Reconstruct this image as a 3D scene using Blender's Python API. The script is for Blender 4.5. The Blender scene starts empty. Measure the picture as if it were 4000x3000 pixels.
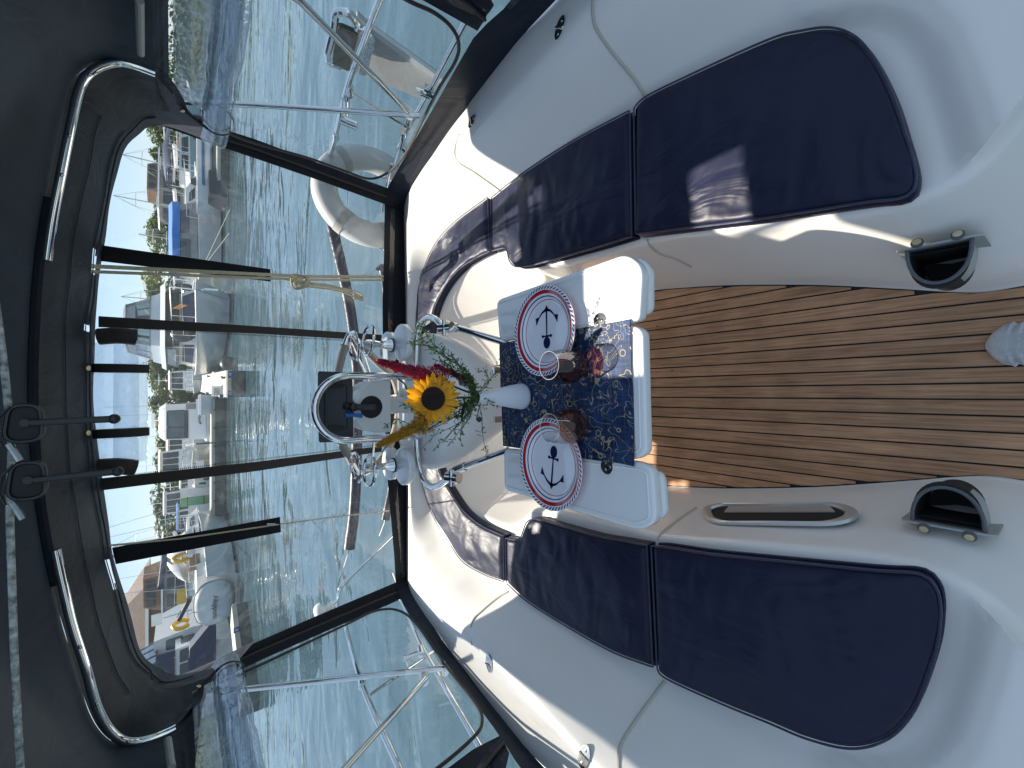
import bpy, bmesh, math, random
from mathutils import Vector, Matrix, noise
from mathutils.geometry import tessellate_polygon
random.seed(7)
R = math.radians
sc = bpy.context.scene
COL = sc.collection

# ------------------------------------------------------------------ camera, sky, sun, exposure
F_PX, PITCH, YAW, EYE = 1707.0, R(37.5), R(1.06), 1.65
cp, sp = math.cos(PITCH), math.sin(PITCH)
RZ = Matrix.Rotation(-YAW, 3, 'Z')
cam_data = bpy.data.cameras.new('camera')
cam = bpy.data.objects.new('camera', cam_data); COL.objects.link(cam)
cam_data.sensor_width = 36.0
cam_data.lens = F_PX / 4000 * 36.0
cam_data.clip_start = 0.02; cam_data.clip_end = 2000
vF = RZ @ Vector((0, cp, -sp)); vD = RZ @ Vector((0, -sp, -cp)); vR = RZ @ Vector((1, 0, 0))
m = Matrix.Identity(4)
for i in range(3):
    m[i][0] = vD[i]; m[i][1] = vR[i]; m[i][2] = -vF[i]
m[2][3] = EYE
cam.matrix_world = m
sc.camera = cam

world = bpy.data.worlds.new('World'); sc.world = world
world.use_nodes = True
wn = world.node_tree.nodes; wl = world.node_tree.links
sky = wn.new('ShaderNodeTexSky'); sky.sky_type = 'NISHITA'; sky.sun_disc = False
SUN_TO = Vector((-0.16, 0.78, 1.0)).normalized()
sky.sun_elevation = math.asin(SUN_TO.z)
sky.sun_rotation = math.atan2(SUN_TO.x, SUN_TO.y)
sky.air_density = 1.0; sky.dust_density = 0.1; sky.ozone_density = 4.0; sky.altitude = 300
hz = wn.new('ShaderNodeMix'); hz.data_type = 'RGBA'; hz.inputs[0].default_value = .66      # summer haze evens out the blue sky
hz.inputs[7].default_value = (2.8, 3.6, 4.5, 1)
wl.new(sky.outputs[0], hz.inputs[6]); wl.new(hz.outputs[2], wn['Background'].inputs[0])
wn['Background'].inputs[1].default_value = 0.075
sun_d = bpy.data.lights.new('sun', 'SUN'); sun_d.energy = 4.3; sun_d.angle = R(0.6); sun_d.color = (1.0, 0.91, 0.77)
sun = bpy.data.objects.new('sun', sun_d); COL.objects.link(sun)
sun.rotation_euler = SUN_TO.to_track_quat('Z', 'Y').to_euler(); sun.location = (0, 0, 30)
vs = sc.view_settings
sc.display_settings.display_device = 'sRGB'
vs.view_transform = 'Standard'; vs.look = 'None'; vs.exposure = 1.3; vs.gamma = 1.0; vs.use_curve_mapping = False
sc.cycles.max_bounces = 14; sc.cycles.transparent_max_bounces = 24
sc.cycles.diffuse_bounces = 6; sc.cycles.glossy_bounces = 6; sc.cycles.transmission_bounces = 8
sc.cycles.caustics_reflective = False; sc.cycles.caustics_refractive = False
sc.cycles.sample_clamp_indirect = 10.0
sc.cycles.use_denoising = True

# ------------------------------------------------------------------ helpers
def ray(ix, iy):
    return vF + vR * ((1500 - iy) / F_PX) + vD * ((ix - 2000) / F_PX)
def U(ix, iy, X=None, Y=None, z=None):
    """the point of the place that lies on the plane X=, Y= or z= in the direction of a photo pixel"""
    a = ray(ix, iy)
    t = (z - EYE) / a.z if z is not None else (Y / a.y if Y is not None else X / a.x)
    return Vector((a.x * t, a.y * t, EYE + a.z * t))
def UL(pts, **k): return [U(p[0], p[1], **k) for p in pts]
WATER = -0.5
def W(ix, iy): return U(ix, iy, z=WATER)

def lerp(a, b, t): return a + (b - a) * t
def sstep(e0, e1, x):
    t = max(0.0, min(1.0, (x - e0) / (e1 - e0))); return t * t * (3 - 2 * t)
def resample(pts, n, closed=False):
    pts = [Vector(p) for p in pts]
    if closed: pts = pts + [pts[0]]
    d = [0.0]
    for a, b in zip(pts, pts[1:]): d.append(d[-1] + (b - a).length)
    out = []; k = 0; N = n if closed else n - 1
    for i in range(n):
        s = d[-1] * i / N
        while k < len(d) - 2 and d[k + 1] < s: k += 1
        t = (s - d[k]) / max(1e-9, d[k + 1] - d[k])
        out.append(pts[k].lerp(pts[k + 1], min(1, max(0, t))))
    return out
def smooth(pts, sub=6, closed=False):
    P = [Vector(p) for p in pts]; n = len(P); out = []
    rng = range(n) if closed else range(n - 1)
    for i in rng:
        p1 = P[i]; p2 = P[(i + 1) % n]
        p0 = P[(i - 1) % n] if closed or i > 0 else p1 * 2 - p2
        p3 = P[(i + 2) % n] if closed or i < n - 2 else p2 * 2 - p1
        for k in range(sub):
            t = k / sub
            out.append(0.5 * ((2 * p1) + (p2 - p0) * t + (2 * p0 - 5 * p1 + 4 * p2 - p3) * t * t + (3 * p1 - p0 - 3 * p2 + p3) * t ** 3))
    if not closed: out.append(P[-1])
    return out
def round_poly(pts, r, n=5):
    P = [Vector(p) for p in pts]; out = []; N = len(P)
    for i in range(N):
        a, b, c = P[i - 1], P[i], P[(i + 1) % N]
        u = (a - b); v = (c - b)
        rr = min(r, u.length * .45, v.length * .45)
        p, q = b + u.normalized() * rr, b + v.normalized() * rr
        for k in range(n + 1):
            t = k / n; out.append(p * (1 - t) ** 2 + b * 2 * t * (1 - t) + q * t * t)
    return out

class MB:
    def __init__(s): s.v = []; s.f = []
    def add(s, vs, fs):
        o = len(s.v); s.v += [Vector(v) for v in vs]; s.f += [[i + o for i in f] for f in fs]; return s
    def box(s, c, d, rot=None):
        c = Vector(c); hx, hy, hz = d[0] / 2, d[1] / 2, d[2] / 2
        vs = [Vector((x, y, z)) for x in (-hx, hx) for y in (-hy, hy) for z in (-hz, hz)]
        if rot is not None: vs = [rot @ v for v in vs]
        return s.add([c + v for v in vs], [(0, 1, 3, 2), (4, 6, 7, 5), (0, 4, 5, 1), (2, 3, 7, 6), (0, 2, 6, 4), (1, 5, 7, 3)])
    def frust(s, lo, hi):
        """lo/hi = (x0,x1,y0,y1,z)"""
        a = lambda q: [(q[0], q[2], q[4]), (q[1], q[2], q[4]), (q[1], q[3], q[4]), (q[0], q[3], q[4])]
        return s.add(a(lo) + a(hi), [(3, 2, 1, 0), (4, 5, 6, 7), (0, 1, 5, 4), (1, 2, 6, 5), (2, 3, 7, 6), (3, 0, 4, 7)])
    def quad(s, a, b, c, d, th=.01):
        a, b, c, d = map(Vector, (a, b, c, d)); n = (b - a).cross(d - a).normalized() * th
        return s.add([a, b, c, d, a + n, b + n, c + n, d + n], [(3, 2, 1, 0), (4, 5, 6, 7), (0, 1, 5, 4), (1, 2, 6, 5), (2, 3, 7, 6), (3, 0, 4, 7)])
    def tube(s, pts, r, n=8, closed=False, caps=True):
        P = [Vector(p) for p in pts]; N = len(P); rad = r if isinstance(r, (list, tuple)) else [r] * N
        T = []
        for i in range(N):
            if closed: t = P[(i + 1) % N] - P[i - 1]
            else: t = P[min(i + 1, N - 1)] - P[max(i - 1, 0)]
            T.append(t.normalized() if t.length > 1e-9 else Vector((0, 0, 1)))
        up = Vector((0, 0, 1)) if abs(T[0].z) < .9 else Vector((1, 0, 0))
        nrm = (up - T[0] * up.dot(T[0])).normalized()
        vs = []
        for i in range(N):
            nrm = nrm - T[i] * nrm.dot(T[i])
            nrm = nrm.normalized() if nrm.length > 1e-6 else Vector((1, 0, 0))
            bi = T[i].cross(nrm)
            for k in range(n):
                a = 2 * math.pi * k / n
                vs.append(P[i] + (nrm * math.cos(a) + bi * math.sin(a)) * rad[i])
        fs = []
        for i in range(N if closed else N - 1):
            j = (i + 1) % N
            for k in range(n):
                l = (k + 1) % n
                fs.append((i * n + k, i * n + l, j * n + l, j * n + k))
        if not closed and caps:
            fs.append(tuple(reversed(range(n)))); fs.append(tuple((N - 1) * n + k for k in range(n)))
        return s.add(vs, fs)
    def cyl(s, a, b, r, n=12, r2=None): return s.tube([a, b], [r, r2 if r2 is not None else r], n)
    def lathe(s, prof, o=(0, 0, 0), n=32, rot=None):
        o = Vector(o); vs = []
        for (r, z) in prof:
            for k in range(n):
                a = 2 * math.pi * k / n; v = Vector((r * math.cos(a), r * math.sin(a), z))
                vs.append(o + (rot @ v if rot is not None else v))
        fs = []
        for i in range(len(prof) - 1):
            for k in range(n):
                l = (k + 1) % n; fs.append((i * n + k, i * n + l, (i + 1) * n + l, (i + 1) * n + k))
        if prof[0][0] > 1e-6: fs.append(tuple(reversed(range(n))))
        if prof[-1][0] > 1e-6: fs.append(tuple((len(prof) - 1) * n + k for k in range(n)))
        return s.add(vs, fs)
    def ball(s, c, r, n=12, m=8):
        rx, ry, rz = (r, r, r) if not isinstance(r, (tuple, list)) else r; c = Vector(c)
        vs = []; fs = []
        for i in range(m + 1):
            t = math.pi * i / m
            for k in range(n):
                a = 2 * math.pi * k / n
                vs.append(c + Vector((rx * math.sin(t) * math.cos(a), ry * math.sin(t) * math.sin(a), rz * math.cos(t))))
        for i in range(m):
            for k in range(n):
                l = (k + 1) % n; fs.append((i * n + k, (i + 1) * n + k, (i + 1) * n + l, i * n + l))
        return s.add(vs, fs)
    def loft(s, rows, closed=False):
        n = len(rows[0]); vs = [v for r in rows for v in r]; fs = []
        for i in range(len(rows) - 1):
            for k in range(n if closed else n - 1):
                l = (k + 1) % n; fs.append((i * n + k, i * n + l, (i + 1) * n + l, (i + 1) * n + k))
        return s.add(vs, fs)
    def prism(s, pts, off):
        """flat polygon (list of points) extruded by the vector off"""
        P = [Vector(p) for p in pts]; off = Vector(off); n = len(P)
        tri = tessellate_polygon([P])
        vs = P + [p + off for p in P]
        fs = [tuple(t) for t in tri] + [tuple(i + n for i in reversed(t)) for t in tri]
        fs += [(i, (i + 1) % n, (i + 1) % n + n, i + n) for i in range(n)]
        return s.add(vs, fs)
    def slab(s, pts, z0, z1, r=.006, n=3):
        """horizontal slab with rounded top and bottom edges, pts = closed outline (x, y)"""
        P = [Vector((p[0], p[1], 0)) for p in pts]; N = len(P)
        area = sum(P[i].x * P[(i + 1) % N].y - P[(i + 1) % N].x * P[i].y for i in range(N))
        if area < 0: P.reverse()
        nor = []
        for i in range(N):
            t = (P[(i + 1) % N] - P[i - 1]); nor.append(Vector((-t.y, t.x, 0)).normalized())
        rows = []
        for side in (0, 1):
            rg = range(n + 1) if side == 0 else range(n, -1, -1)
            for k in rg:
                a = math.pi / 2 * k / n; ins = r * (1 - math.sin(a)); dz = r * (1 - math.cos(a))
                z = z0 + (r - r * math.sin(a) if False else r - r * math.sin(a)) if side == 0 else z1 - (r - r * math.sin(math.pi / 2 * (n - k) / n)) * 0
                if side == 0: z = z0 + r * (1 - math.cos(a)); 
                else: z = z1 - r * (1 - math.cos(a))
                ins = r * (1 - math.sin(a))
                rows.append([Vector((P[i].x + nor[i].x * ins, P[i].y + nor[i].y * ins, z)) for i in range(N)])
        s.loft(rows, closed=True)
        o = len(s.v) - len(rows) * N
        tri = tessellate_polygon([[Vector((v.x, v.y, 0)) for v in rows[-1]]])
        base = o + (len(rows) - 1) * N
        s.f += [[base + i for i in t] for t in tri]
        s.f += [[o + i for i in reversed(t)] for t in tri]
        return s
    def build(s, name, mat, parent=None, ang=35, flat=False):
        me = bpy.data.meshes.new(name)
        me.from_pydata([tuple(v) for v in s.v], [], [tuple(f) for f in s.f])
        bm = bmesh.new(); bm.from_mesh(me); bmesh.ops.recalc_face_normals(bm, faces=bm.faces); bm.to_mesh(me); bm.free()
        me.validate()
        if mat is not None: me.materials.append(mat)
        if not flat:
            me.polygons.foreach_set('use_smooth', [True] * len(me.polygons))
            me.set_sharp_from_angle(angle=R(ang))
        me.update()
        return link(name, me, parent)
def link(name, data, parent=None):
    o = bpy.data.objects.new(name, data); COL.objects.link(o)
    if parent is not None: o.parent = parent; o.matrix_parent_inverse = parent.matrix_basis.inverted() if KEEP[0] else Matrix.Identity(4)
    return o
KEEP = [True]     # parts are built in world coordinates unless a builder says otherwise
def tag(o, label=None, cat=None, group=None, kind=None):
    if label: o['label'] = label
    if cat: o['category'] = cat
    if group: o['group'] = group
    if kind: o['kind'] = kind
    return o
def thing(name, label, cat, loc=(0, 0, 0), rz=0, group=None):
    o = bpy.data.objects.new(name, None); COL.objects.link(o); o.empty_display_size = .1
    o.location = loc; o.rotation_euler = (0, 0, rz)
    bpy.context.view_layer.update() if False else None
    o.matrix_basis = Matrix.Translation(Vector(loc)) @ Matrix.Rotation(rz, 4, 'Z')
    return tag(o, label, cat, group)
def dup_tree(o, parent=None):
    c = o.copy(); COL.objects.link(c)
    if parent is not None: c.parent = parent
    for ch in [x for x in bpy.data.objects if x.parent == o]: dup_tree(ch, c)
    return c
def arc(c, r, a0, a1, n, ax=(1, 0, 0), ay=(0, 0, 1)):
    c = Vector(c); ax = Vector(ax); ay = Vector(ay)
    return [c + ax * (r * math.cos(lerp(a0, a1, i / (n - 1)))) + ay * (r * math.sin(lerp(a0, a1, i / (n - 1)))) for i in range(n)]
def text_mesh(name, s, size, mat, parent, M, extrude=.001, align='CENTER'):
    cu = bpy.data.curves.new('tmp_text', 'FONT'); cu.body = s; cu.size = size; cu.extrude = extrude; cu.align_x = align; cu.align_y = 'CENTER'
    o = bpy.data.objects.new('tmp_text', cu); COL.objects.link(o)
    dg = bpy.context.evaluated_depsgraph_get(); me = bpy.data.meshes.new_from_object(o.evaluated_get(dg))
    bpy.data.objects.remove(o); bpy.data.curves.remove(cu)
    me.transform(M); me.materials.clear(); me.materials.append(mat); me.name = name
    return link(name, me, parent)

# ------------------------------------------------------------------ materials
MAT = {}
def mat(name, col=(.8, .8, .8), rough=.5, metal=0.0, bump=0.0, bscale=40, var=0.0, vscale=6, spec=.5, coat=0, sheen=0, crough=.05, bdetail=4, trans=0, ior=1.5, sub=0, sheen_r=.4, sheen_c=None, rvar=0):
    m = bpy.data.materials.new(name); m.use_nodes = True; nt = m.node_tree; N = nt.nodes; L = nt.links
    p = N['Principled BSDF']
    p.inputs['Base Color'].default_value = (*col, 1); p.inputs['Roughness'].default_value = rough
    p.inputs['Metallic'].default_value = metal; p.inputs['Specular IOR Level'].default_value = spec
    p.inputs['Coat Weight'].default_value = coat; p.inputs['Coat Roughness'].default_value = crough
    p.inputs['Sheen Weight'].default_value = sheen; p.inputs['Sheen Roughness'].default_value = sheen_r
    if sheen_c: p.inputs['Sheen Tint'].default_value = (*sheen_c, 1)
    p.inputs['Transmission Weight'].default_value = trans; p.inputs['IOR'].default_value = ior
    tc = N.new('ShaderNodeTexCoord')
    if var:
        n = N.new('ShaderNodeTexNoise'); n.inputs['Scale'].default_value = vscale; n.inputs['Detail'].default_value = 6
        L.new(tc.outputs['Object'], n.inputs['Vector'])
        mr = N.new('ShaderNodeMapRange'); mr.inputs[1].default_value = .25; mr.inputs[2].default_value = .75
        mr.inputs[3].default_value = 1 - var; mr.inputs[4].default_value = 1 + var
        L.new(n.outputs[0], mr.inputs[0])
        mx = N.new('ShaderNodeVectorMath'); mx.operation = 'SCALE'; mx.inputs[0].default_value = col
        L.new(mr.outputs[0], mx.inputs['Scale']); L.new(mx.outputs[0], p.inputs['Base Color'])
        if rvar:
            r2 = N.new('ShaderNodeMapRange'); r2.inputs[1].default_value = .3; r2.inputs[2].default_value = .7
            r2.inputs[3].default_value = max(0, rough - rvar); r2.inputs[4].default_value = rough + rvar
            L.new(n.outputs[0], r2.inputs[0]); L.new(r2.outputs[0], p.inputs['Roughness'])
    if bump:
        n = N.new('ShaderNodeTexNoise'); n.inputs['Scale'].default_value = bscale; n.inputs['Detail'].default_value = bdetail
        L.new(tc.outputs['Object'], n.inputs['Vector'])
        b = N.new('ShaderNodeBump'); b.inputs['Strength'].default_value = bump; b.inputs['Distance'].default_value = .01
        L.new(n.outputs[0], b.inputs['Height']); L.new(b.outputs[0], p.inputs['Normal'])
    MAT[name] = m; return m

GEL = mat('white gelcoat', (.83, .80, .755), .28, bump=.02, bscale=18, var=.025, vscale=3, coat=.3, crough=.15)
# non-skid diamond print on the coaming: very fine relief in the gelcoat
def add_weave(m, scale, strength, dist=.002):
    N = m.node_tree.nodes; L = m.node_tree.links; p = N['Principled BSDF']
    tc = N.new('ShaderNodeTexCoord')
    outs = []
    for ang in (45, -45):
        mp = N.new('ShaderNodeMapping'); mp.inputs['Rotation'].default_value = (0, 0, R(ang)); L.new(tc.outputs['Object'], mp.inputs[0])
        w = N.new('ShaderNodeTexWave'); w.inputs['Scale'].default_value = scale; L.new(mp.outputs[0], w.inputs['Vector']); outs.append(w)
    mu = N.new('ShaderNodeMath'); mu.operation = 'MULTIPLY'; L.new(outs[0].outputs[1], mu.inputs[0]); L.new(outs[1].outputs[1], mu.inputs[1])
    b = N.new('ShaderNodeBump'); b.inputs['Strength'].default_value = strength; b.inputs['Distance'].default_value = dist
    L.new(mu.outputs[0], b.inputs['Height'])
    old = p.inputs['Normal'].links
    if old: L.new(old[0].from_socket, b.inputs['Normal'])
    L.new(b.outputs[0], p.inputs['Normal'])
TABW = mat('table white', (.8, .8, .79), .16, bump=.012, bscale=25, coat=.5, var=.015)
BEAD = mat('sealant bead', (.5, .47, .40), .6)
CHROME = mat('polished stainless', (.78, .78, .77), .08, 1.0, bump=.01, bscale=60, var=.05, vscale=30)
DCHROME = mat('dull stainless', (.6, .6, .6), .16, 1.0, bump=.02, bscale=60)  # darker and slightly rougher than the polished steel
BLACKP = mat('black plastic', (.012, .012, .013), .35, bump=.05, bscale=200)
RUBBER = mat('black rubber', (.012, .012, .012), .7)
BRASS = mat('brass snap', (.7, .6, .38), .3, 1.0)
GREYP = mat('grey pvc', (.36, .38, .37), .45, bump=.05, bscale=150, var=.06)
GREYPD = mat('dark grey trim', (.10, .105, .12), .55)
ALU = mat('anodised frame', (.62, .62, .60), .35, .6)
LEATHER = mat('grey leather', (.30, .28, .25), .65, bump=.25, bscale=220, var=.1)
CREAM = mat('cream rope', (.56, .52, .38), .85, bump=.6, bscale=300, var=.12, vscale=90)
ROPEW = mat('white fleck rope', (.42, .44, .42), .8, bump=.6, bscale=300, var=.95, vscale=70)
WHITEC = mat('vase white', (.74, .76, .80), .38, bump=.01, bscale=30)
CAULK = mat('black caulk', (.010, .010, .012), .6)
GREYW = mat('greyed white vinyl', (.52, .52, .51), .5, bump=.1, bscale=30, var=.08, vscale=9)  # greyed base colour stands in for window haze over the life ring
WEBB = mat('grey webbing', (.36, .35, .33), .7, bump=.3, bscale=300)
NAVYC = mat('navy anchor print', (.012, .016, .07), .15, coat=.5)
NUMW = mat('number white', (.8, .8, .8), .5)
BLUEPL = mat('blue number plate', (.02, .05, .2), .5)
YELP = mat('yellow plastic', (.75, .42, .02), .5)

def canvas(name, col, rough=.6, sheen=.4, spec=.35, weave=.25, wr=0.35, wrs=3.2, sr=.45, sc_=(.8, .82, 1)):
    m = mat(name, col, rough, spec=spec, sheen=sheen, sheen_r=sr, sheen_c=sc_)
    N = m.node_tree.nodes; L = m.node_tree.links; p = N['Principled BSDF']
    tc = N.new('ShaderNodeTexCoord')
    n = N.new('ShaderNodeTexNoise'); n.inputs['Scale'].default_value = 5; n.inputs['Detail'].default_value = 8; n.inputs['Roughness'].default_value = .6
    L.new(tc.outputs['Object'], n.inputs['Vector'])
    mr = N.new('ShaderNodeMapRange'); mr.inputs[1].default_value = .3; mr.inputs[2].default_value = .7; mr.inputs[3].default_value = .8; mr.inputs[4].default_value = 1.25
    L.new(n.outputs[0], mr.inputs[0])
    mx = N.new('ShaderNodeVectorMath'); mx.operation = 'SCALE'; mx.inputs[0].default_value = col
    L.new(mr.outputs[0], mx.inputs['Scale']); L.new(mx.outputs[0], p.inputs['Base Color'])
    w = N.new('ShaderNodeTexNoise'); w.inputs['Scale'].default_value = wrs; w.inputs['Detail'].default_value = 3; w.inputs['Distortion'].default_value = 1.2
    mp = N.new('ShaderNodeMapping'); mp.inputs['Scale'].default_value = (2.2, 1, 1); L.new(tc.outputs['Object'], mp.inputs[0]); L.new(mp.outputs[0], w.inputs['Vector'])
    b1 = N.new('ShaderNodeBump'); b1.inputs['Strength'].default_value = wr; b1.inputs['Distance'].default_value = .05
    L.new(w.outputs[0], b1.inputs['Height'])
    f = N.new('ShaderNodeTexNoise'); f.inputs['Scale'].default_value = 420; L.new(tc.outputs['Object'], f.inputs['Vector'])
    b2 = N.new('ShaderNodeBump'); b2.inputs['Strength'].default_value = weave; b2.inputs['Distance'].default_value = .001
    L.new(f.outputs[0], b2.inputs['Height']); L.new(b1.outputs[0], b2.inputs['Normal']); L.new(b2.outputs[0], p.inputs['Normal'])
    return m
NAVY = canvas('navy cushion cloth', (.008, .0105, .034), .40, sheen=.03, spec=.30, sr=.3, sc_=(.85, .82, 1), wr=.2)
PIPE = canvas('navy piping', (.02, .024, .055), .5, sheen=.5)
CANV = canvas('dark blue sprayhood canvas', (.005, .009, .019), .55, sheen=.08, spec=.22, wr=.3)
CANVR = canvas('slate blue roof canvas', (.018, .032, .052), .6, sheen=.15, spec=.3, wr=.2)
CANVB = canvas('black canvas border', (.004, .005, .009), .6, sheen=.02, spec=.25, wr=.2)
ZIP = mat('zip tape', (.022, .017, .016), .55, bump=.5, bscale=260)
def schlick(N, L, gloss):
    """reflectance of a thin film: the same from both sides"""
    lw = N.new('ShaderNodeLayerWeight'); lw.inputs[0].default_value = .5
    pw = N.new('ShaderNodeMath'); pw.operation = 'POWER'; pw.inputs[1].default_value = 5; L.new(lw.outputs['Facing'], pw.inputs[0])
    ma = N.new('ShaderNodeMath'); ma.operation = 'MULTIPLY_ADD'; ma.inputs[1].default_value = .93 * gloss; ma.inputs[2].default_value = .045 * gloss; ma.use_clamp = True
    L.new(pw.outputs[0], ma.inputs[0]); return lw, ma
def vinyl(name, tint, gloss, haze, hazecol=(.8, .85, .85), wav=.12, wsc=2.5):
    m = bpy.data.materials.new(name); m.use_nodes = True; nt = m.node_tree; N = nt.nodes; L = nt.links
    N.remove(N['Principled BSDF']); out = N['Material Output']
    tr = N.new('ShaderNodeBsdfTransparent'); tr.inputs[0].default_value = (*tint, 1)
    gl = N.new('ShaderNodeBsdfGlossy'); gl.inputs['Roughness'].default_value = .04
    df = N.new('ShaderNodeBsdfDiffuse'); df.inputs[0].default_value = (*hazecol, 1)
    tl = N.new('ShaderNodeBsdfTranslucent'); tl.inputs[0].default_value = (*hazecol, 1)
    ds = N.new('ShaderNodeMixShader'); L.new(df.outputs[0], ds.inputs[1]); L.new(tl.outputs[0], ds.inputs[2])
    fr, mu = schlick(N, L, gloss)
    tc = N.new('ShaderNodeTexCoord'); n = N.new('ShaderNodeTexNoise'); n.inputs['Scale'].default_value = wsc; n.inputs['Detail'].default_value = 3; n.inputs['Distortion'].default_value = 2
    L.new(tc.outputs['Object'], n.inputs['Vector'])
    b = N.new('ShaderNodeBump'); b.inputs['Strength'].default_value = wav; b.inputs['Distance'].default_value = .06; L.new(n.outputs[0], b.inputs['Height'])
    L.new(b.outputs[0], gl.inputs['Normal'])
    m1 = N.new('ShaderNodeMixShader'); L.new(mu.outputs[0], m1.inputs[0]); L.new(tr.outputs[0], m1.inputs[1]); L.new(gl.outputs[0], m1.inputs[2])
    # scuffed streaks on the vinyl film
    n2 = N.new('ShaderNodeTexNoise'); n2.inputs['Scale'].default_value = 5; n2.inputs['Detail'].default_value = 7; n2.inputs['Distortion'].default_value = 3
    L.new(tc.outputs['Object'], n2.inputs['Vector'])
    mr = N.new('ShaderNodeMapRange'); mr.inputs[1].default_value = .52; mr.inputs[2].default_value = .78; mr.inputs[3].default_value = haze * .4; mr.inputs[4].default_value = haze * 2
    L.new(n2.outputs[0], mr.inputs[0])
    m2 = N.new('ShaderNodeMixShader'); L.new(mr.outputs[0], m2.inputs[0]); L.new(m1.outputs[0], m2.inputs[1]); L.new(ds.outputs[0], m2.inputs[2])
    L.new(m2.outputs[0], out.inputs[0]); MAT[name] = m; return m
PANE = vinyl('clear vinyl pane', (.94, .96, .97), 1.1, .05)
PANES = vinyl('side vinyl pane', (.88, .91, .93), 1.1, .10)
ROLL = vinyl('rolled vinyl', (.87, .90, .94), 1.5, .10, (.85, .88, .95), wav=.35, wsc=3)
CRINK = vinyl('crinkled vinyl', (.62, .64, .67), 2.2, .75, (.85, .86, .88), wav=.5, wsc=4)
def gmat(name, tint, gloss=1.2, ior=1.5, rough=.01):
    m = bpy.data.materials.new(name); m.use_nodes = True; N = m.node_tree.nodes; L = m.node_tree.links
    N.remove(N['Principled BSDF'])
    tr = N.new('ShaderNodeBsdfTransparent'); tr.inputs[0].default_value = (*tint, 1)
    gl = N.new('ShaderNodeBsdfGlossy'); gl.inputs['Roughness'].default_value = rough
    fr, mu = schlick(N, L, gloss)
    mx = N.new('ShaderNodeMixShader'); L.new(mu.outputs[0], mx.inputs[0]); L.new(tr.outputs[0], mx.inputs[1]); L.new(gl.outputs[0], mx.inputs[2])
    L.new(mx.outputs[0], N['Material Output'].inputs[0]); MAT[name] = m; return m
GLASS = gmat('tumbler glass', (.97, .96, .96), 1.6)
WINE = gmat('red wine', (.62, .29, .25), 1.0, 1.33)
ROSE = gmat('amber wine', (.84, .55, .33), 1.0, 1.33)
DGLASS = mat('dark window glass', (.02, .028, .03), .06, spec=.8)

def teak():
    m = mat('teak', (.3, .17, .09), .62, spec=.2)
    N = m.node_tree.nodes; L = m.node_tree.links; p = N['Principled BSDF']
    tc = N.new('ShaderNodeTexCoord'); oi = N.new('ShaderNodeObjectInfo')
    mp = N.new('ShaderNodeMapping'); mp.inputs['Scale'].default_value = (90, 3.0, 1); L.new(tc.outputs['Object'], mp.inputs[0])
    ofs = N.new('ShaderNodeVectorMath'); ofs.operation = 'ADD'; cmb = N.new('ShaderNodeCombineXYZ'); mm = N.new('ShaderNodeMath'); mm.operation = 'MULTIPLY'; mm.inputs[1].default_value = 37
    L.new(oi.outputs['Random'], mm.inputs[0]); L.new(mm.outputs[0], cmb.inputs[1]); L.new(cmb.outputs[0], mp.inputs['Location'])
    n = N.new('ShaderNodeTexNoise'); n.inputs['Scale'].default_value = 1.6; n.inputs['Detail'].default_value = 8; n.inputs['Distortion'].default_value = .4; n.inputs['Roughness'].default_value = .65
    L.new(mp.outputs[0], n.inputs['Vector'])
    cr = N.new('ShaderNodeValToRGB'); e = cr.color_ramp.elements
    e[0].position = .28; e[0].color = (.23, .118, .064, 1); e[1].position = .74; e[1].color = (.60, .365, .215, 1)
    el = cr.color_ramp.elements.new(.5); el.color = (.47, .26, .145, 1)
    L.new(n.outputs[0], cr.inputs[0])
    n2 = N.new('ShaderNodeTexNoise'); n2.inputs['Scale'].default_value = 7; n2.inputs['Detail'].default_value = 5; L.new(tc.outputs['Object'], n2.inputs['Vector'])
    mr = N.new('ShaderNodeMapRange'); mr.inputs[1].default_value = .25; mr.inputs[2].default_value = .75; mr.inputs[3].default_value = .72; mr.inputs[4].default_value = 1.22
    L.new(n2.outputs[0], mr.inputs[0])
    mr2 = N.new('ShaderNodeMapRange'); mr2.inputs[3].default_value = .86; mr2.inputs[4].default_value = 1.14; L.new(oi.outputs['Random'], mr2.inputs[0])
    m3 = N.new('ShaderNodeMath'); m3.operation = 'MULTIPLY'; L.new(mr.outputs[0], m3.inputs[0]); L.new(mr2.outputs[0], m3.inputs[1])
    # knots
    v = N.new('ShaderNodeTexVoronoi'); v.inputs['Scale'].default_value = 7; mv = N.new('ShaderNodeMapping'); mv.inputs['Scale'].default_value = (1.4, .8, 1); L.new(tc.outputs['Object'], mv.inputs[0]); L.new(mv.outputs[0], v.inputs['Vector'])
    kr = N.new('ShaderNodeMapRange'); kr.inputs[1].default_value = .02; kr.inputs[2].default_value = .055; kr.inputs[3].default_value = .45; kr.inputs[4].default_value = 1; L.new(v.outputs['Distance'], kr.inputs[0])
    m4 = N.new('ShaderNodeMath'); m4.operation = 'MULTIPLY'; L.new(m3.outputs[0], m4.inputs[0]); L.new(kr.outputs[0], m4.inputs[1])
    mx = N.new('ShaderNodeVectorMath'); mx.operation = 'SCALE'; L.new(cr.outputs[0], mx.inputs[0]); L.new(m4.outputs[0], mx.inputs['Scale'])
    L.new(mx.outputs[0], p.inputs['Base Color'])
    b = N.new('ShaderNodeBump'); b.inputs['Strength'].default_value = .35; b.inputs['Distance'].default_value = .002; L.new(n.outputs[0], b.inputs['Height']); L.new(b.outputs[0], p.inputs['Normal'])
    return m
TEAK = teak()

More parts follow.
